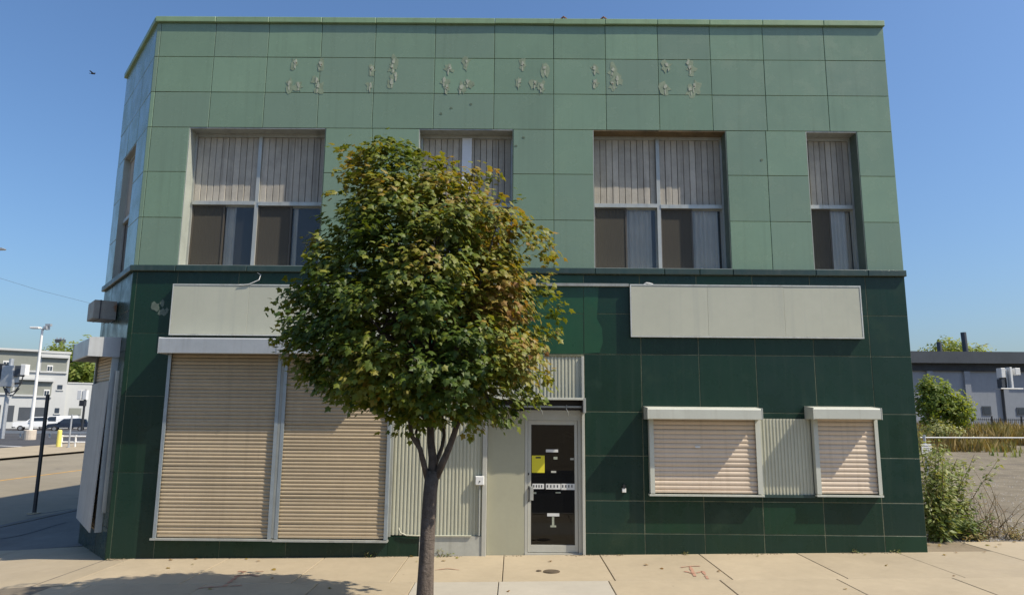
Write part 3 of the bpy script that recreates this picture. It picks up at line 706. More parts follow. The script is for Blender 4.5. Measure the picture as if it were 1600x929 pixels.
while len(clumps) < 145 and tries < 20000:
    tries += 1
    z = rnd.uniform(zmin+.08, zmax-.12); l, r = crown_at(z); hw = (r-l)/2; cx = (l+r)/2
    if hw < .12 or rnd.random() > (hw/1.75)**1.2+.08: continue
    th = rnd.uniform(0, 2*math.pi); q = .45+.55*rnd.random()**.5; rad = rnd.uniform(.20, .40)*(.75+.25*min(hw/1.2, 1))
    e_ = max(hw-rad*.78, .03)
    c = Vector((cx+e_*q*math.cos(th), (.84*e_*q*math.sin(th)), z))
    if any((c-k[0]).length < (rad+k[1])*.68 for k in clumps): continue
    clumps.append((c, rad, q))
for (px, py, rad) in ((602, 222, .13), (590, 240, .20), (532, 236, .07), (538, 262, .08), (528, 290, .10), (668, 252, .13), (764, 270, .13), (740, 282, .15), (640, 238, .13), (465, 470, .18), (456, 540, .18), (858, 520, .15), (852, 462, .14), (838, 375, .14), (850, 400, .12), (500, 385, .14),
                      (700, 655, .15), (735, 668, .13), (780, 655, .15), (835, 625, .13), (620, 628, .14), (570, 622, .14), (545, 615, .12), (480, 575, .16)):
    clumps.append((at(px, py, TY+rnd.uniform(-.5, .35))-tbase, rad, 1.0))
for k in range(46):                                          # loose sprays breaking the outline
    z = rnd.uniform(zmin+.25, zmax-.1); l, r = crown_at(z); hw = (r-l)/2; th = rnd.uniform(0, 2*math.pi) if k % 2 else rnd.choice((0, math.pi))+rnd.gauss(0, .35)
    f = rnd.uniform(1.0, 1.09); clumps.append((Vector(((l+r)/2+hw*f*math.cos(th), .84*hw*f*math.sin(th), z+rnd.uniform(0, .1))), rnd.uniform(.05, .10), 1.0))
for (c, rad, q) in clumps:
    mid = Vector((0, 0, min(max(c.z*.55+.9, 1.9), 3.4))); co = (c-mid); co.normalize()
    n = max(1, int(95*rad*rad/.09)//6)
    for k in range(n*2):
        d = Vector((rnd.gauss(0, 1), rnd.gauss(0, 1), rnd.gauss(0, 1))).normalized()
        if d.dot(co) < -.35 and rnd.random() < .6: continue
        d = d*(rnd.random()**.35)*rad; d.z *= .8
        clusters.append((c+d, q, (co*.7+d.normalized()*.8).normalized()))
for k in range(300):                                         # leaves deep inside the crown
    z = rnd.uniform(zmin+.2, zmax-.5); l, r = crown_at(z); hw = (r-l)/2; th = rnd.uniform(0, 2*math.pi); q = rnd.random()**.5*.72
    clusters.append((Vector(((l+r)/2+hw*q*math.cos(th), (.84*hw*q*math.sin(th)), z)), .3, Vector((math.cos(th), math.sin(th), .4)).normalized()))
leaves = []
for (c, q, out) in clusters:
    bronze = mnoise.noise(c*1.25+Vector((5, 1, 2)))*.9+.12*(c.z-2.8)
    bronze += .42*sstep(-.2, .9, c.x)*sstep(2.4, 3.8, c.z)
    n = rnd.randint(7, 11)
    for k in range(n):
        d = Vector((rnd.gauss(0, 1), rnd.gauss(0, 1), rnd.gauss(0, .8)))*.062
        p = c+d
        nrm = (out*.8+Vector((.12, -.1, .75))+Vector((rnd.gauss(0, .45), rnd.gauss(0, .45), rnd.gauss(0, .35)))).normalized()
        tip = out*.8+d.normalized()*.7+Vector((0, 0, -.65))+Vector((rnd.gauss(0, .3), rnd.gauss(0, .3), 0))
        size = rnd.uniform(.052, .094)
        t = .25+.46*bronze+rnd.gauss(0, .13)
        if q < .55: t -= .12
        leaves.append((p, nrm, tip, size, min(max(t, 0), 1)))
trunk_top = at(684, 690, TY)-tbase
def to_local(px, py, dy=0): return at(px, py, TY+dy)-tbase
mb = MB()
pts = [Vector((0, 0, -.1)), Vector((.0, 0, .05)), to_local(664, 929), to_local(666, 880), to_local(669, 820), to_local(672, 770), to_local(676, 735)]
mb.tube(pts, [.16, .125, .103, .092, .087, .084, .086], 14)
mb.build('trunk', 'bark', tree, smooth=True)
limbs = [([(676, 742), (676, 715), (673, 690), (672, 650), (665, 560)], [.062, .052, .046, .04, .026], 0),
         ([(668, 748), (656, 700), (643, 680), (640, 655), (632, 610)], [.038, .030, .027, .024, .015], -.08),
         ([(655, 695), (650, 676), (654, 655), (650, 600)], [.022, .017, .014, .010], .05),
         ([(681, 745), (695, 715), (705, 690), (722, 640), (750, 560)], [.050, .042, .037, .03, .018], -.06),
         ([(676, 735), (690, 700), (694, 680), (690, 640)], [.03, .025, .022, .016], .15)]
for pts, rad, dy in limbs:
    P = [to_local(px, py, dy*min(i, 2)) for i, (px, py) in enumerate(pts)]
    MB().tube(P, rad, 9).build('limb', 'bark', tree, smooth=True)
mb = MB()                                                    # inner branches reaching into the crown
for i in range(46):
    c = clusters[rnd.randrange(len(clusters))][0]
    root = Vector((rnd.uniform(-.05, .1), 0, rnd.uniform(zmin-.05, zmin+1.6))); m_ = root.lerp(c, .5)+Vector((rnd.gauss(0, .08), rnd.gauss(0, .08), .12))
    mb.tube([root, m_, c], [.028, .018, .006], 5, False)
br = mb.build('branches', 'bark', tree, smooth=True); br['kind'] = 'stuff'
camdir = (CAM-tbase)
leaves.sort(key=lambda L: (L[0]-camdir).length/ (L[3]+.15))
front, rest = leaves[:300], leaves[300:]
mb = MB(); tint = []
for (p, n, tp, s, t) in rest:
    rm = rot_to(n, tp); mb.poly([p+rm @ Vector(v) for v in leaf_verts(s)], LEAF_F); tint += [t]*13
crown = mb.build('crown', 'maple_leaf', tree, fix=False, tint=tint); crown['kind'] = 'stuff'
lm = []
for t in (.08, .24, .40, .56, .72, .88):
    b_ = MB(); b_.poly(leaf_verts(1.0), LEAF_F); lm.append(b_.mesh('leaf', 'maple_leaf', fix=False, tint=[t]*13))
for (p, n, tp, s, t) in front:
    mw = Matrix.Translation(p) @ rot_to(n, tp).to_4x4() @ Matrix.Scale(s, 4)
    link('leaf', lm[min(5, int(t*6))], crown, mw)

# ------------------------------------------------------------------ other plants
def foliage(name, parent, m, centre, radii, n, size, tints=(0, 1), shell=.5, aspect=.5, lump=.3, seed=1):
    """many small leaves spread unevenly through a rounded volume"""
    r_ = random.Random(seed); mb = MB(); tint = []
    k = 0
    while k < n:
        d = Vector((r_.gauss(0, 1), r_.gauss(0, 1), r_.gauss(0, 1))).normalized(); q = r_.random()**shell
        nz = mnoise.noise(d*2.2+Vector((seed*3.1, 0, 0)))
        q *= 1+lump*nz*1.6
        if mnoise.noise(Vector((d.x*q*3.1, d.y*q*3.1, d.z*q*3.1+seed))) < -.18: continue
        p = Vector((centre[0]+d.x*q*radii[0], centre[1]+d.y*q*radii[1], centre[2]+d.z*q*radii[2]))
        nn = (d+Vector((0, 0, .5))+Vector((r_.gauss(0, .5), r_.gauss(0, .5), r_.gauss(0, .5)))).normalized()
        tp = Vector((r_.gauss(0, 1), r_.gauss(0, 1), r_.gauss(-.4, .6))); rm = rot_to(nn, tp); s = size*r_.uniform(.6, 1.3)
        mb.poly([p+rm @ Vector(v) for v in ((0, 0, 0), (aspect*.5*s, .45*s, -.05*s), (0, s, -.12*s), (-aspect*.5*s, .45*s, -.05*s))], [(0, 1, 2, 3)])
        t = min(max(tints[0]+(tints[1]-tints[0])*(.5+.5*nz*1.4+r_.gauss(0, .18)), 0), 1); tint += [t]*4; k += 1
    o = mb.build(name, m, parent, fix=False, tint=tint); o['kind'] = 'stuff'; return o
def ground_hit(px, py):
    d = _ray(px, py); t = 3.0
    while t < 400:
        p = CAM+d*t
        if p.z < gz(p.x, p.y): return p
        t += .05
    return CAM+d*400
def weed(px, Y, h, label, nst, nl, leaf=.07, spread=.25, mleaf='weed_leaf', seed=1, name='weed', top=1.0, x=None, tints=(0, 1), stemm='stem'):
    r_ = random.Random(seed); X = x if x is not None else at(px, 700, Y).x; z = gz(X, Y)-.03
    e = empty(name, (X, Y, z)); tag(e, label, 'weed', 'weeds beside the building'); ms = MB(); ml = MB(); tint = []
    for s in range(nst):
        hh = h*(r_.uniform(.45, 1.0) if s > 2 else (1.0, .92, .84)[s])*top; dx, dy = r_.gauss(0, spread), r_.gauss(0, spread); b0 = Vector((r_.gauss(0, spread*.3), r_.gauss(0, spread*.3), 0))
        P = [b0+Vector((dx*(i/5)**1.5, dy*(i/5)**1.5, hh*i/5))+Vector((r_.gauss(0, .015), r_.gauss(0, .015), 0)) for i in range(6)]
        ms.tube(P, [.011*(1-.14*i)*max(.6, h/1.6) for i in range(6)], 5, False)
        for k in range(nl):
            t = r_.uniform(.12, 1.0)*5; i = min(int(t), 4); p = P[i].lerp(P[i+1], t-i)
            d = Vector((r_.gauss(0, 1), r_.gauss(0, 1), r_.gauss(.1, .5))).normalized(); sz = leaf*r_.uniform(.6, 1.4)*(1.15-.1*t)
            p = p+d*sz*r_.uniform(.1, 1.2); nn = Vector((r_.gauss(0, .5), r_.gauss(-.2, .5), 1)); tp = d+Vector((0, 0, -.4)); rm = rot_to(nn, tp)
            ml.poly([p+rm @ Vector(v) for v in ((0, 0, 0), (.22*sz, .4*sz, -.03*sz), (0, sz, -.15*sz), (-.22*sz, .4*sz, -.03*sz))], [(0, 1, 2, 3)])
            tint += [min(max(tints[0]+(tints[1]-tints[0])*r_.random(), 0), 1)]*4
    ms.build('stems', stemm, e, fix=False); o = ml.build('leaves', mleaf, e, fix=False, tint=tint); o['kind'] = 'stuff'; return e
weed(0, 1.2, 1.95, 'tall pale leafy weed growing against the right corner of the building', 10, 190, .13, .26, x=at(1466, 800, 1.2).x, seed=3)
weed(0, 1.1, 1.0, 'low bushy green weed at the foot of the right corner', 12, 130, .11, .26, x=at(1462, 800, 1.1).x, seed=4, tints=(.0, .7))
weed(0, 1.9, 1.55, 'leafy weed with arching tips beside the tall one at the corner', 9, 150, .13, .38, x=at(1490, 800, 1.9).x, seed=6, tints=(.1, .9))
weed(0, 1.3, .55, 'small dark green weed between the corner weeds and the dry stalks', 9, 90, .10, .24, x=at(1508, 800, 1.3).x, seed=8, tints=(0, .3))
weed(0, 1.5, .95, 'dry brown twiggy bush at the edge of the gravel lot', 22, 26, .05, .42, 'dead_twig', 9, x=at(1545, 800, 1.5).x, stemm='stem')
weed(0, 1.6, 1.25, 'lone dry stalk leaning right over the gravel', 2, 14, .05, .30, 'dead_twig', 12, x=at(1566, 800, 1.6).x, stemm='stem')
weed(0, 1.25, .35, 'low dry tuft at the pavement edge near the right frame', 14, 22, .06, .3, 'dry_grass', 13, x=at(1590, 800, 1.25).x, stemm='stem')
weed(0, 1.2, .30, 'flat straw coloured tuft beside the dry bush', 14, 22, .06, .3, 'dry_grass', 14, x=at(1525, 800, 1.2).x, stemm='stem')
for i, (px, hh) in enumerate(((572, .14), (583, .10), (686, .17), (697, .10), (1336, .10), (1400, .09), (1068, .08))):
    p = at(px, 866, -.02); weed(0, -.03, hh, ['sprig', 'tiny sprig', 'sprig of grass', 'tiny tuft', 'small sprig', 'tiny sprig', 'tiny green sprig'][i]+' at the wall foot ' +
         ['below the right end of the wide shutters', 'just right of the sprig under the wide shutters', 'right behind the maple trunk', 'right of the trunk beside the grey plinth', 'under the smallest shutter', 'near the right corner of the building', 'below the larger cream shutter'][i], 3, 8, .045, .04, x=p.x, seed=20+i, name='sprig')
mb = MB(); r_ = random.Random(91)
for i in range(900):
    X = r_.uniform(-6.8, 6.9); Y = -.012-abs(r_.gauss(0, .035)); sz = r_.uniform(.006, .022); z = gz(X, Y); a = r_.uniform(0, 6)
    if mnoise.noise(Vector((X*1.1, 0, 4))) < -.05: continue
    mb.poly([(X+sz*math.cos(a+k*2.1), Y+sz*math.sin(a+k*2.1), z) for k in range(3)]+[(X, Y, z+sz*.6)], [(0, 1, 3), (1, 2, 3), (2, 0, 3)])
tag(mb.build('wall_foot_grit', 'earth', fix=False), 'brown grit and crumbs gathered along the foot of the shop wall', 'grit', kind='stuff')
# litter of dry leaves along the wall and on the pavement
for i in range(40):
    X = random.uniform(-6, 8.6); Y = -random.random()**2.2*3.0-.05
    if i > 30: X, Y = random.uniform(6.9, 10), random.uniform(.2, 1.0)
    me = lm[random.choice((3, 4, 5))]
    o = link('fallen_leaf', me, None, Matrix.Translation((X, Y, gz(X, Y)+.016)) @ Euler((random.gauss(0, .2), random.gauss(0, .2), random.uniform(0, 6))).to_matrix().to_4x4() @ Matrix.Scale(random.uniform(.045, .075), 4))
    tag(o, 'small dry brown leaf lying on the ground near the building', 'leaf', 'fallen leaves on the pavement')

# ------------------------------------------------------------------ right-hand background
r_ = random.Random(77); mb = MB()                             # loose stones over the gravel
for i in range(2600):
    y = 1.0+r_.random()**1.7*18; X = r_.uniform(7.4, 9+y*1.15); s = r_.uniform(.012, .04); z = gz(X, y)-.03
    a = r_.uniform(0, 6); q = [(X+s*math.cos(a+k*1.57)*r_.uniform(.6, 1.2), y+s*math.sin(a+k*1.57)*r_.uniform(.6, 1.2), z-.004) for k in range(4)]
    mb.poly(q+[(X, y, z+s*r_.uniform(.35, .8))], [(0, 1, 4), (1, 2, 4), (2, 3, 4), (3, 0, 4)])
tag(mb.build('gravel_stones', 'gravel_stone', fix=False), 'loose grey stones strewn over the gravel lot', 'gravel', kind='stuff')
def grass(name, label, x0, x1, y0, y1, n, h, m, seed, tints=(0, 1)):
    r_ = random.Random(seed); mb = MB(); tint = []
    for i in range(n):
        X = r_.uniform(x0, x1); Y = r_.uniform(y0, y1); 
        if mnoise.noise(Vector((X*.35, Y*.35, seed))) < -.02: continue
        z = gz(X, Y)-.05; hh = h*r_.uniform(.5, 1.15)*(1+.9*mnoise.noise(Vector((X*.45, Y*.45, 3)))); a = r_.uniform(0, 6); w = .03+hh*.02; lean = r_.gauss(0, .22)*hh; l2 = r_.gauss(0, .22)*hh
        ca, sa = math.cos(a)*w, math.sin(a)*w
        mb.poly([(X-ca, Y-sa, z), (X+ca, Y+sa, z), (X+lean*.4+ca*.7, Y+l2*.4+sa*.7, z+hh*.6), (X+lean, Y+l2, z+hh)], [(0, 1, 2), (0, 2, 3)])
        t = min(max(tints[0]+(tints[1]-tints[0])*(.5+mnoise.noise(Vector((X*.3, Y*.3, 9)))+r_.gauss(0, .15)), 0), 1); tint += [t]*4
    tag(mb.build(name, m, fix=False, tint=tint), label, 'grass', kind='stuff')
grass('dry_grass', 'band of tall straw coloured grass behind the gravel lot', 17, 52, 27, 42, 20000, .85, 'dry_grass', 3)
grass('green_weeds', 'patches of low green weeds among the dry grass', 17, 50, 24, 40, 7000, .45, 'weed_leaf', 8, (0, .8))
grass('dry_grass', 'rust coloured dead grass before the picket fence', 26, 58, 43, 52, 7000, .6, 'dry_grass', 5, (0, .5))
# barrier rail across the lot
yr = 15.0; p0, p1 = at(1438, 683, yr), at(1660, 683.5, yr)
e = empty('barrier_gate', (p0.x, yr, gz(p0.x, yr))); tag(e, 'white pipe rail barring the gravel lot', 'barrier')
def wmb(mb, name, m, par, **k):
    o = mb.build(name, m, par, **k); o.matrix_parent_inverse = par.matrix_basis.inverted() if par.matrix_basis else Matrix(); 
    o.matrix_parent_inverse = Matrix.Translation(-par.location); return o
wmb(MB().tube([p0, p1], .022, 8), 'rail', 'white_paint', e)
for p in (p0+Vector((.15, 0, 0)), p1): wmb(MB().tube([(p.x, p.y, gz(p.x, p.y)-.1), (p.x, p.y, p.z+.1)], .05, 8), 'post', 'galv', e)
a, b = at(1440, 693, yr-.1), at(1457, 708, yr-.1)
tag(MB().cbox(a.x, b.x, yr-.08, yr-.06, b.z, a.z, .004).build('notice_plate', 'white_paint'), 'small white plate hanging at the left end of the pipe rail', 'sign')
for k in range(3):
    zz = a.z-.07-k*.085; MB().box(a.x+.05, b.x-.06-.05*(k % 2), yr-.083, yr-.0805, zz-.018, zz).build('lettering', 'dark_metal', bpy.data.objects['notice_plate'])
# green bush behind it
pb = at(1472, 672, 36); e = empty('green_bush', (pb.x, 36, gz(pb.x, 36))); tag(e, 'broad bright green bush right of the corner building behind the pipe rail', 'bush')
def rel(p): return (p.x-e.location.x, p.y-e.location.y, p.z-e.location.z)
c = rel(at(1462, 628, 36)); foliage('foliage', e, 'far_leaf', c, (1.5, 1.4, 1.75), 3600, .26, (.1, .9), .45, .55, .3, 5)
c2 = rel(at(1496, 643, 36)); foliage('foliage', e, 'far_leaf', c2, (1.1, 1.1, 1.2), 2000, .24, (.2, 1), .45, .55, .3, 7)
c3 = rel(at(1450, 605, 36)); foliage('foliage', e, 'far_leaf', c3, (.5, .5, .9), 700, .22, (.2, 1), .45, .55, .3, 8)
mb = MB()
for k in range(6): mb.tube([(random.gauss(0, .15), random.gauss(0, .15), -.1), (random.gauss(0, .7), random.gauss(0, .4), 1.6), (random.gauss(0, 1.0), random.gauss(0, .6), 2.8)], [.05, .035, .01], 5, False)
mb.build('stems', 'bark', e, fix=False)
pb = at(1480, 690, 30); e = empty('pale_shrub', (pb.x, 30, gz(pb.x, 30))); tag(e, 'low pale shrub in front of the broad green bush', 'bush')
foliage('foliage', e, 'weed_leaf', (-.3, 0, .75), (1.5, .9, .75), 1600, .22, (.4, 1), .5, .4, .4, 11)
mb = MB()
for k in range(5): mb.tube([(random.gauss(0, .1), 0, -.1), (random.gauss(0, .6), random.gauss(0, .3), .8)], [.03, .01], 5, False)
mb.build('stems', 'stem', e, fix=False)
# long grey industrial building
YB_ = 56
wl_, wr_ = at(1395, 660, YB_).x, at(1760, 660, YB_).x; zr = at(1520, 550, YB_).z; zf = at(1520, 567, YB_-.8).z; zs_ = at(1520, 580, YB_).z; z0 = gz(40, YB_)-.3
fb = empty('industrial_building', ((wl_+wr_)/2, YB_, z0)); tag(fb, 'long low grey industrial building with dark flat roof edge beyond the gravel lot', 'building')
fo = fb.location
def far_part(name, m, x0, x1, y0, y1, za, zb_, par=None):
    return MB().box(x0-fo.x, x1-fo.x, y0-fo.y, y1-fo.y, za-fo.z, zb_-fo.z).build(name, m, par or fb)
far_part('wall', 'far_grey', wl_, wr_, YB_, YB_+20, z0, zs_+.02)
far_part('roof_edge', 'far_fascia', wl_-.4, wr_+.4, YB_-.8, YB_+20.5, zf, zr)
far_part('soffit_band', 'far_soffit', wl_-.1, wr_+.1, YB_-.25, YB_+20.2, zs_+.021, zf-.002)
for px in (1450, 1508, 1566, 1625, 1690):
    x = at(px, 620, YB_).x; far_part('pilaster', 'far_grey', x, x+.55, YB_-.22, YB_-.002, z0, zs_)
for (pa, pb_, ya, yb_) in ((1534, 1549, 634, 648), (1588, 1606, 636, 648)):
    a, b = at(pa, ya, YB_), at(pb_, yb_, YB_); w = far_part('window', 'far_fascia', a.x, b.x, YB_-.06, YB_-.002, b.z, a.z)
    far_part('pane', 'far_glass', a.x+.12, b.x-.12, YB_-.075, YB_-.061, b.z+.12, a.z-.12, w)
for (px, pt, w) in ((1507.5, 519, .42), (1467, 534, .38)):
    base = at(px+2, 553, YB_+3); top = at(px-2.5 if px > 1500 else px, pt, YB_+3)
    o = MB(); o.tube([(base.x-fo.x, base.y-fo.y, zr-.3-fo.z), (top.x-fo.x, top.y-fo.y, top.z-fo.z)], w*.62, 12); o.build('roof_pipe', 'far_fascia', fb)
# meter bank on a post
pm = at(1575, 600, YB_-4); e = empty('transformer_bank', (pm.x, YB_-4, gz(pm.x, YB_-4))); tag(e, 'bank of pale electrical boxes on a post before the grey building', 'electrical box')
def bb(name, m, pa, pb_, ya, yb_, dep, Y=YB_-4):
    a, b = at(pa, ya, Y), at(pb_, yb_, Y); o = MB().cbox(a.x-pm.x, b.x-pm.x, -dep, dep*.3, b.z-e.location.z, a.z-e.location.z, .03).build(name, m, e)
a = at(1568, 608, YB_-4)
MB().tube([(a.x-pm.x, .2, -.2), (a.x-pm.x, .2, at(1568, 575, YB_-4).z-e.location.z)], .13, 8).build('post', 'dark_metal', e)
bb('box', 'white_paint', 1558, 1566, 575, 590, .5); bb('box', 'galv', 1567, 1570, 577, 606, .4); bb('box', 'white_paint', 1571, 1578, 574, 606, .55); bb('box', 'white_paint', 1580, 1589, 575, 586, .5); bb('box', 'far_fascia', 1559, 1566, 592, 606, .45); bb('tray', 'galv', 1556, 1591, 606.5, 608, .7)
# black picket fence in front of it
yf = 50; xa, xb = at(1505, 660, yf).x, at(1680, 660, yf).x; zt = at(1560, 653, yf).z; zg = gz(xa, yf)
e = empty('picket_fence', (xa, yf, zg)); tag(e, 'black metal picket fence before the grey industrial building', 'fence')
mb = MB()
for zz in (zt-.12, zg+.25): mb.box(0, xb-xa, -.02, .02, zz-zg-.025, zz-zg+.025)
mb.build('rail', 'black', e)
mp = MB().box(-.016, .016, -.045, -.022, .05, zt-zg).mesh('picket', 'black'); n = int((xb-xa)/.17)
for i in range(min(n, 100)): link('picket', mp, e, Matrix.Translation((i*(xb-xa)/min(n, 100), 0, 0)))
mq = MB().box(-.05, .05, -.05, .05, -.1, zt-zg+.2).mesh('post', 'black')
for i in range(int((xb-xa)/2.6)+1): link('post', mq, e, Matrix.Translation((i*2.6, .08, 0)))
def far_tree(name, label, px, py, Y, rx, rz, n, seed, size, m='far_leaf', tints=(0, .8), zb_=None, group='trees behind the roofs'):
    c = at(px, py, Y); zg = gz(c.x, Y) if zb_ is None else zb_
    e = empty(name, (c.x, Y, zg)); tag(e, label, 'tree', group); h = c.z-zg
    foliage('crown', e, m, (0, 0, h), (rx, rx, rz), n, size, tints, .5, .6, .55, seed)
    mb = MB(); mb.tube([(0, 0, -.2), (.1, 0, h*.5), (0, 0, h)], [.28, .2, .08], 8)
    for k in range(5): mb.tube([(0, 0, h*.6), (random.gauss(0, rx*.3), random.gauss(0, rx*.3), h), (random.gauss(0, rx*.6), random.gauss(0, rx*.5), h+rz*.5)], [.12, .08, .02], 5, False)
    mb.build('trunk', 'bark', e); return e
far_tree('tree', 'tree top showing above the grey roof between the two roof pipes', 1485, 551, 92, 3.6, 2.3, 1800, 31, .55, tints=(.3, 1))
far_tree('tree', 'lower tree top right of the taller roof pipe', 1527, 556, 96, 2.2, 1.6, 900, 33, .5, tints=(.3, 1))

# ------------------------------------------------------------------ left-hand background
zl = gz(-60, 50)
# black sign post on the side pavement
pp = ground_hit(53, 801); e = empty('sign_post', (pp.x, pp.y, gz(pp.x, pp.y))); tag(e, 'tall black steel post on the shaded side pavement', 'post')
h = at(75, 616, pp.y).z-e.location.z
MB().prism([(-.035, -.02), (.035, -.02), (.05, .02), (.035, .03), (-.035, .03), (-.05, .02)], 'z', -.05, h).build('channel', 'dark_metal', e)
MB().prism([(.16*math.cos(t), .16*math.sin(t)) for t in lin(0, 6.2832, 12)[:-1]], 'z', -.02, .012).build('footing', 'concrete', e)
# three-storey pale building
Q = ground_hit(0, 668); DQ = 92
o0 = at(0, 660, DQ); ux, uy = .80, .60
zbase = gz(-90, 90)-.3
FB = Fr(o0.x, DQ, ux, uy)
def on_far(px, py):
    """point on the far facade seen at that pixel, in its own along/up measures"""
    d = _ray(px, py); n = Vector((-uy, ux, 0)); t = (Vector((o0.x, DQ, 0))-CAM).dot(n)/d.dot(n); p = CAM+d*t
    return (p.x-o0.x)*ux+(p.y-DQ)*uy, p.z
lb = empty('pale_building', (0, 0, 0)); tag(lb, 'pale grey three storey building with recessed window bays beyond the parking lot', 'building')
aR, zT = on_far(110, 553); a2, z2 = on_far(160, 600)
MB().box(-26, aR, .0, 16, zbase, zT).build('wall', 'far_wall', lb, FB)
MB().box(-26.1, aR+.12, -.12, 16, zT+.002, zT+.35).build('parapet', 'far_wall', lb, FB)
l2 = empty('low_annex', (0, 0, 0)); tag(l2, 'low pale annex joined to the right of the pale three storey building', 'building')
MB().box(aR+.003, a2, .6, 14, zbase, z2).build('wall', 'far_wall', l2, FB); MB().box(aR+.125, a2+.1, .5, 14, z2+.002, z2+.2).build('parapet', 'far_wall', l2, FB)
def fwin(p, x0, y0, x1, y1, m='far_panel', y=-.05, yy=None, nm='panel'):
    a, zt_ = on_far(x0, y0); b, _ = on_far(x1, y0); zb_ = on_far((x0+x1)/2, y1)[1]
    zt_ = on_far((x0+x1)/2, y0)[1]
    return MB().box(a, b, y, -.002 if yy is None else yy, zb_, zt_).build(nm, m, p, FB)
def bay(x0, y0, x1, y1, wins=()):
    w = fwin(lb, x0, y0, x1, y1, 'far_panel', -.04, nm='window_bay')
    a, b = on_far(x0, y0)[0], on_far(x1, y0)[0]; zt_, zb_ = on_far((x0+x1)/2, y0)[1], on_far((x0+x1)/2, y1)[1]
    MB().box(a-.15, b+.15, -.55, -.003, zt_+.003, zt_+.3).build('ledge', 'far_wall', w, FB)
    MB().box(a-.1, b+.1, -.25, -.003, zb_-.25, zb_-.003).build('sill', 'far_wall', w, FB)
    for (wx0, wy0, wx1, wy1) in wins:
        a, b = on_far(wx0, wy0)[0], on_far(wx1, wy0)[0]; zt_, zb_ = on_far(wx0, wy0)[1], on_far(wx0, wy1)[1]
        MB().box(a, b, -.10, -.041, zb_, zt_).build('frame', 'white_paint', w, FB)
        for k in (0, 1):
            c0 = a+(b-a)*(.10+.44*k); MB().box(c0, c0+(b-a)*.36, -.115, -.101, zb_+.2, zt_-.2).build('pane', 'far_glass', w, FB)
bay(-40, 547, 62, 577, [(5, 563, 16, 575), (-30, 560, -20, 572)]); bay(66, 559, 106, 580, [(74, 570, 83, 581)])
bay(-40, 589, 22, 613); bay(25, 593, 57, 616); bay(60, 596, 82, 618, [(69, 608, 78, 621)])
for (x0, y0, x1, y1) in ((10, 633, 23, 658), (30, 636, 72, 656), (-20, 632, 2, 658)):
    w = fwin(lb, x0, y0, x1, y1, 'far_fascia', -.05, nm='dock_door'); 
for (x0, y0, x1, y1) in ((90, 601, 98, 608), (86, 637, 93, 645)):
    w = fwin(lb, x0, y0, x1, y1, 'far_glass', -.06, nm='window'); a, zt_ = on_far(x0, y0); b, zb_ = on_far(x1, y1); MB().box(a-.1, b+.1, -.14, -.003, zb_-.2, zb_-.02).build('sill', 'far_wall', w, FB)
fwin(l2, 109, 637, 128, 648, 'far_panel', .52, .598, 'window')
# rail along the lot, yellow bollard, low rail
def zg_(p): return gz(p.x, p.y)-.05
e = empty('guard_rail', (at(0, 672, 60).x, 60, gz(-60, 60))); tag(e, 'long grey guard rail in front of the parked cars', 'guard rail')
xa, xb = at(-60, 672, 60).x, at(150, 672, 60).x; zr_ = at(50, 674.5, 60).z-e.location.z; ex = e.location.x
MB().box(xa-ex, xb-ex, -.04, .04, zr_-.13, zr_+.12).build('beam', 'galv', e)
mp = MB().box(-.07, .07, .042, .16, -.2, zr_+.05).mesh('post', 'galv')
for i in range(int((xb-xa)/3)+1): link('post', mp, e, Matrix.Translation((xa-ex+i*3, 0, 0)))
p = ground_hit(91, 697); e = empty('bollard', (p.x, p.y, gz(p.x, p.y)-.04)); tag(e, 'yellow concrete filled bollard by the kerb across the side street', 'bollard')
hh = at(91, 671, p.y).z-e.location.z; mb = MB(); mb.tube([(0, 0, -.1), (0, 0, hh-.08)], .16, 12); mb.ball((0, 0, hh-.08), .158, 12, 6, (1, 1, .6)); mb.build('pipe', 'bollard_yellow', e, smooth=False)
p = ground_hit(112, 697); e = empty('low_rail', (p.x, p.y, gz(p.x, p.y)-.04)); tag(e, 'low white two bar rail right of the yellow bollard', 'rail')
q0, q1 = at(97, 684, p.y).x-p.x, at(140, 684, p.y).x-p.x; zt = at(112, 681, p.y).z-e.location.z
for zz in (zt, zt*.45): MB().tube([(q0, 0, zz), (q1, 0, zz)], .06, 8).build('bar', 'white_paint', e)
for xx in (q0, (q0+q1)/2, q1): MB().tube([(xx, 0, -.1), (xx, 0, zt+.08)], .07, 8).build('post', 'white_paint', e)
p = ground_hit(107, 698); e = empty('thin_post', (p.x, p.y, gz(p.x, p.y)-.04)); tag(e, 'thin grey post beside the low white rail', 'post')
MB().tube([(0, 0, -.1), (0, 0, at(113, 647, p.y).z-e.location.z)], .06, 8).build('pole', 'galv', e)
MB().prism([(.16*math.cos(t), .16*math.sin(t)) for t in lin(0, 6.2832, 10)[:-1]], 'z', -.05, .06).build('base_plate', 'galv', e)
# lamp in the lot
p = ground_hit(46, 685.5); e = empty('street_lamp', (p.x, p.y, gz(p.x, p.y)-.04)); tag(e, 'tall white lamp post on a round concrete base in the lot', 'street lamp')
hb_ = at(46, 671, p.y).z-e.location.z; mb = MB(); mb.tube([(0, 0, -.1), (0, 0, hb_-.05), (0, 0, hb_)], [.52, .52, .46], 16); mb.build('base', 'block_pink', e)
ht = at(63, 513, p.y).z-e.location.z; MB().tube([(0, 0, hb_-.05), (0, 0, ht*.5), (0, 0, ht)], [.17, .14, .10], 10).build('pole', 'white_paint', e)
s = (at(60, 512, p.y)-at(50, 512, p.y)).length/10
MB().tube([(0, 0, ht-.15), (-2*s, 0, ht+.02), (-4*s, 0, ht+.05)], .06, 6).build('arm', 'white_paint', e)
MB().cbox(-18*s, -4*s, -.25, .2, ht-.02, ht+.16, .04).build('lamp_head', 'white_paint', e)
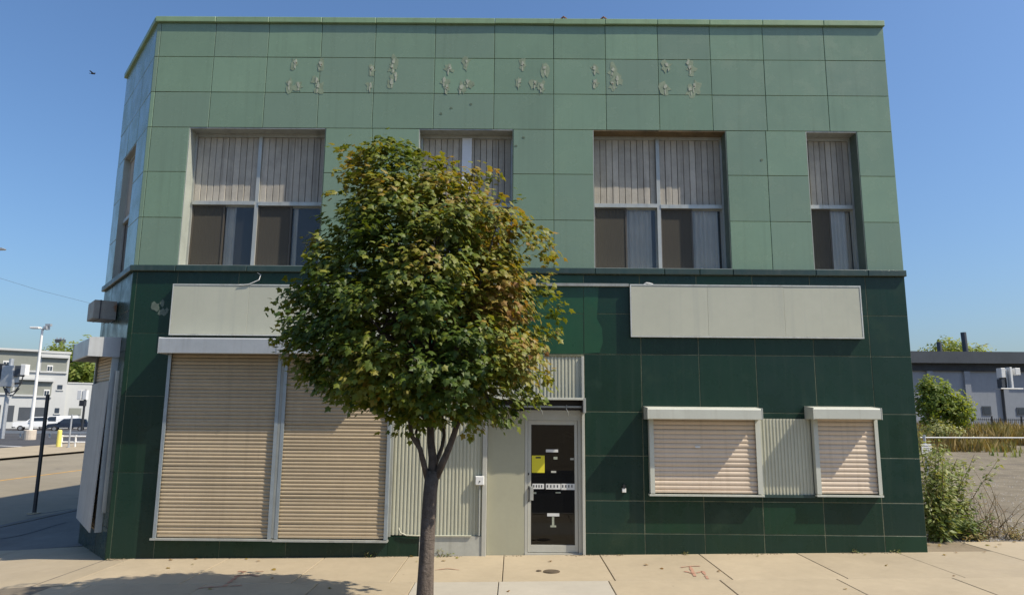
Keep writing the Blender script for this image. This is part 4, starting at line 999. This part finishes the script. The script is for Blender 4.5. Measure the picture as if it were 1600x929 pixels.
MB().tube([(0, 0, ht-.15), (4*s, 0, ht+.02)], .06, 6).build('arm', 'dark_metal', e); mb = MB(); mb.cbox(3*s, 9*s, -.25, .25, ht-.1, ht+.22, .04); mb.box(5*s, 13*s, -.15, .15, ht+.23, ht+.45); mb.build('camera_head', 'galv', e)
# tip of a lamp reaching in from the left
c = at(-60, 392, 24); zg = gz(c.x, 24); e = empty('street_lamp', (c.x, 24, zg)); tag(e, 'street lamp whose arm tip reaches in at the left edge high up', 'street lamp')
ht = c.z-zg; tip = at(8, 386.5, 24); MB().tube([(0, 0, -.1), (0, 0, ht*.6), (0, 0, ht)], [.12, .09, .07], 10).build('pole', 'galv', e)
MB().tube([(0, 0, ht-.2), (.6, 0, ht+.05), (tip.x-c.x-.5, 0, ht+.12)], .04, 8).build('arm', 'galv', e)
mb = MB(); L_ = tip.x-c.x; mb.prism([(L_-.6, ht+.06), (L_-.05, ht+.08), (L_, ht+.12), (L_-.08, ht+.17), (L_-.6, ht+.19)], 'y', -.13, .13); mb.build('lamp_head', 'galv', e)
# signal pole with cabinets at the left edge
p = ground_hit(3, 684); e = empty('signal_pole', (p.x, p.y, gz(p.x, p.y)-.04)); tag(e, 'grey signal pole with boxes and cables at the left edge', 'traffic signal')
ht = at(12, 560, p.y).z-e.location.z; k = (at(20, 600, p.y)-at(10, 600, p.y)).length/10
MB().tube([(0, 0, -.1), (0, 0, ht)], .2, 10).build('pole', 'galv', e)
def sig(name, m, x0, x1, y0, y1, dep=.35):
    a, b = at(x0, y0, p.y)-e.location, at(x1, y1, p.y)-e.location; return MB().cbox(a.x, b.x, -dep, dep, b.z, a.z, .04).build(name, m, e)
sig('cabinet', 'galv', 9, 23, 571, 604, .5); sig('cabinet', 'far_fascia', 23, 35, 571, 588, .3); sig('signal_head', 'white_paint', 36, 42, 569, 586, .3)
sig('signal_head', 'dark_metal', 0, 6, 568, 592, .3); sig('bracket', 'dark_metal', 4, 34, 597, 600, .1)
def cab(pts):
    P = [at(x, y, p.y-.3)-e.location for x, y in pts]; MB().tube(P, .06, 6).build('cable', 'dark_metal', e)
cab([(8, 606), (14, 614), (24, 610), (32, 600), (36, 588)]); cab([(4, 600), (10, 616), (20, 617), (30, 606)])
# second signal pole with two pale heads
Y2 = 78; c = at(128, 668, Y2); zg = gz(c.x, Y2)-.05; e = empty('signal_pole', (c.x, Y2, zg)); tag(e, 'pole with two pale heads in front of the low annex', 'traffic signal')
MB().tube([(0, 0, -.1), (0, 0, at(130, 608, Y2).z-zg)], .14, 8).build('pole', 'dark_metal', e)
for (x0, x1) in ((124, 129), (132, 137)):
    a, b = at(x0, 609, Y2)-e.location, at(x1, 624, Y2)-e.location; MB().cbox(a.x, b.x, -.35, .1, b.z, a.z, .04).build('signal_head', 'white_paint', e)
a, b = at(126, 625, Y2)-e.location, at(134, 634, Y2)-e.location; MB().cbox(a.x, b.x, -.3, .1, b.z, a.z, .04).build('control_box', 'dark_metal', e)
# parked vehicles
def car(label, px, Y, rz, kind, paint):
    c = at(px, 668, Y); e = empty('parked_car', (c.x, Y, gz(c.x, Y)-.05), rz); tag(e, label, 'car', 'vehicles parked in the lot')
    if kind == 'suv':
        prof = [(-2.3, .45), (-2.35, .75), (-2.2, .95), (-1.2, 1.05), (-.5, 1.62), (1.2, 1.70), (2.05, 1.58), (2.3, 1.05), (2.32, .5)]; glass = [(-1.02, 1.08), (-.45, 1.54), (1.15, 1.61), (1.9, 1.5), (2.05, 1.08)]; top = 1.62
    elif kind == 'pickup':
        prof = [(-2.8, .5), (-2.85, 1.0), (-2.7, 1.15), (-1.4, 1.2), (-.75, 1.80), (.7, 1.86), (.95, 1.22), (2.8, 1.18), (2.85, .55)]; glass = [(-1.2, 1.24), (-.7, 1.72), (.6, 1.77), (.78, 1.25)]; top = 1.8
    else:
        prof = [(-2.6, .45), (-2.65, .85), (-2.5, 1.02), (-1.75, 1.12), (-1.05, 1.88), (2.4, 2.02), (2.6, 1.9), (2.62, .5)]; glass = [(-1.5, 1.18), (-.98, 1.80), (-.1, 1.84), (-.1, 1.18)]; top = 1.95
    hw = .95; mb = MB(); n = len(prof)                       # body narrows towards the roof
    def wd(z): return hw if z < 1.1 else hw-.16*(z-1.1)/(top-1.1)
    mb.poly([(x, -wd(z), z) for x, z in prof]+[(x, wd(z), z) for x, z in prof], [tuple(range(n-1, -1, -1)), tuple(range(n, 2*n))]+[(i, (i+1) % n, n+(i+1) % n, n+i) for i in range(n)])
    body = mb.build('body', paint, e)
    for sgn in (-1, 1):
        vs_ = [(x, sgn*(wd(z)+.006), z) for x, z in glass]; MB().poly(vs_+[(x, y-sgn*.02, z) for x, y, z in vs_], [tuple(range(len(vs_)))]+[(i, (i+1) % len(vs_), len(vs_)+(i+1) % len(vs_), len(vs_)+i) for i in range(len(vs_))]).build('side_window', 'car_glass', e)
    a, b = prof[3], prof[4]
    def P(t, y, o=.012): return (a[0]+(b[0]-a[0])*t-o, y, a[1]+(b[1]-a[1])*t+o)
    MB().poly([P(.1, -.78), P(.1, .78), P(.9, .70), P(.9, -.70), P(.1, -.78, -.02), P(.1, .78, -.02), P(.9, .7, -.02), P(.9, -.7, -.02)], [(0, 1, 2, 3), (0, 4, 5, 1), (1, 5, 6, 2), (2, 6, 7, 3), (3, 7, 4, 0)]).build('windscreen', 'car_glass', e)
    x0 = prof[0][0]; MB().cbox(x0-.10, x0+.06, -.9, .9, .36, .56, .02).build('bumper', 'dark_metal' if kind == 'pickup' else paint, e)
    MB().box(x0-.055, x0-.0, -.52, .52, .62, .62+(.32 if kind == 'pickup' else .2)).build('grille', 'black', e)
    for sgn in (-1, 1):
        y = sgn*.72; MB().box(x0-.05, x0+.12, y-.16, y+.16, .66, .84).build('headlight', 'lamp_lens', e)
        MB().box(prof[-1][0]-.02, prof[-1][0]+.03, y-.1, y+.12, .8, 1.02).build('tail_light', 'tail_red', e)
        MB().cbox(-1.05 if kind != 'van' else -1.4, -.85 if kind != 'van' else -1.2, sgn*1.0-.09, sgn*1.0+.09, 1.08, 1.24, .02).build('mirror', paint, e)
        for xw in (x0+.85, prof[-1][0]-.85):
            MB().tube([(xw, sgn*.97, .34), (xw, sgn*.74, .34)], .345, 16).build('tyre', 'tyre', e)
            MB().tube([(xw, sgn*.985, .34), (xw, sgn*.9, .34)], .21, 12).build('rim', 'rim', e)
    return e
car('white pickup with dark front at the left end of the parked row', 60, 84, R(28), 'pickup', 'car_white')
car('white van parked between the white pickup and the dark blue car', 88, 90, R(30), 'van', 'car_white')
car('dark blue car parked nearest the corner building', 106, 82, R(28), 'suv', 'car_blue')
for i in range(5):
    p = ground_hit(20+i*26, 682); pa = ground_hit(30+i*26, 678); 
mb = MB(); a, b = ground_hit(-20, 694), ground_hit(72, 698)
mb.poly([(a.x, a.y-.2, zg_(a)+.008), (b.x, b.y-.2, zg_(b)+.008), (b.x, b.y+.2, zg_(b)+.008), (a.x, a.y+.2, zg_(a)+.008)], [(0, 1, 2, 3)]).build('parking_line', 'paint_white_line', lot_l)
far_tree('tree', 'broad green tree rising over the low annex beside the pale building', 122, 572, 128, 5.5, 5.0, 2200, 41, .9, zb_=-.8, tints=(.1, 1))
far_tree('tree', 'green tree mostly hidden by the cut corner of the shop', 142, 578, 134, 4.5, 4.5, 1500, 43, .9, zb_=-.8)
far_tree('tree', 'tip of a tree just above the roof of the pale building', 88, 555, 150, 3.0, 2.2, 900, 45, .8, zb_=-.8, tints=(.3, 1))
# distant lattice tower
YT = 210; c = at(91, 560, YT); e = empty('lattice_tower', (c.x, YT, -.8)); tag(e, 'distant lattice tower above the pale building roof', 'tower')
zt = at(91, 527, YT).z+.8; w = 1.0; mb = MB()
for sx in (-1, 1):
    for sy in (-1, 1): mb.tube([(sx*w*1.6, sy*w*1.6, 0), (sx*w*.7, sy*w*.7, zt)], .12, 5)
for k in range(12):
    z0_, z1_ = zt*k/12, zt*(k+1)/12; s0, s1 = w*(1.6-.9*k/12), w*(1.6-.9*(k+1)/12)
    for sy in (-1, 1): mb.tube([(-s0, sy*s0, z0_), (s1, sy*s1, z1_)], .07, 4); mb.tube([(s0, sy*s0, z0_), (-s1, sy*s1, z1_)], .07, 4)
mb.build('lattice', 'galv', e); MB().cbox(-1.1, 1.1, -1.1, 1.1, zt-1.6, zt-.6, .1).build('cabin', 'far_fascia', e)
# overhead wire
a, m_, b = at(-40, 422, 34), at(60, 453, 36), at(175, 482, 38)
tag(MB().tube([a, m_, b], .009, 5).build('overhead_wire', 'far_fascia'), 'thin overhead wire sloping down towards the shop corner', 'wire')
# bird
c = at(145, 115, 30); e = empty('bird', c); tag(e, 'tiny dark bird flying in the blue sky at upper left', 'bird')
mb = MB(); mb.ball((0, 0, 0), .07, 8, 6, (2.0, .9, .8)); mb.ball((.14, 0, .02), .04, 6, 5); mb.poly([(-.12, -.03, 0), (-.12, .03, 0), (-.24, .05, .01), (-.24, -.05, .01)], [(0, 1, 2, 3)])
for sgn in (-1, 1): mb.poly([(.06, sgn*.04, .02), (-.06, sgn*.04, .02), (-.09, sgn*.26, .06), (.0, sgn*.28, .07)], [(0, 1, 2, 3)])
mb.build('body', 'bird', e)
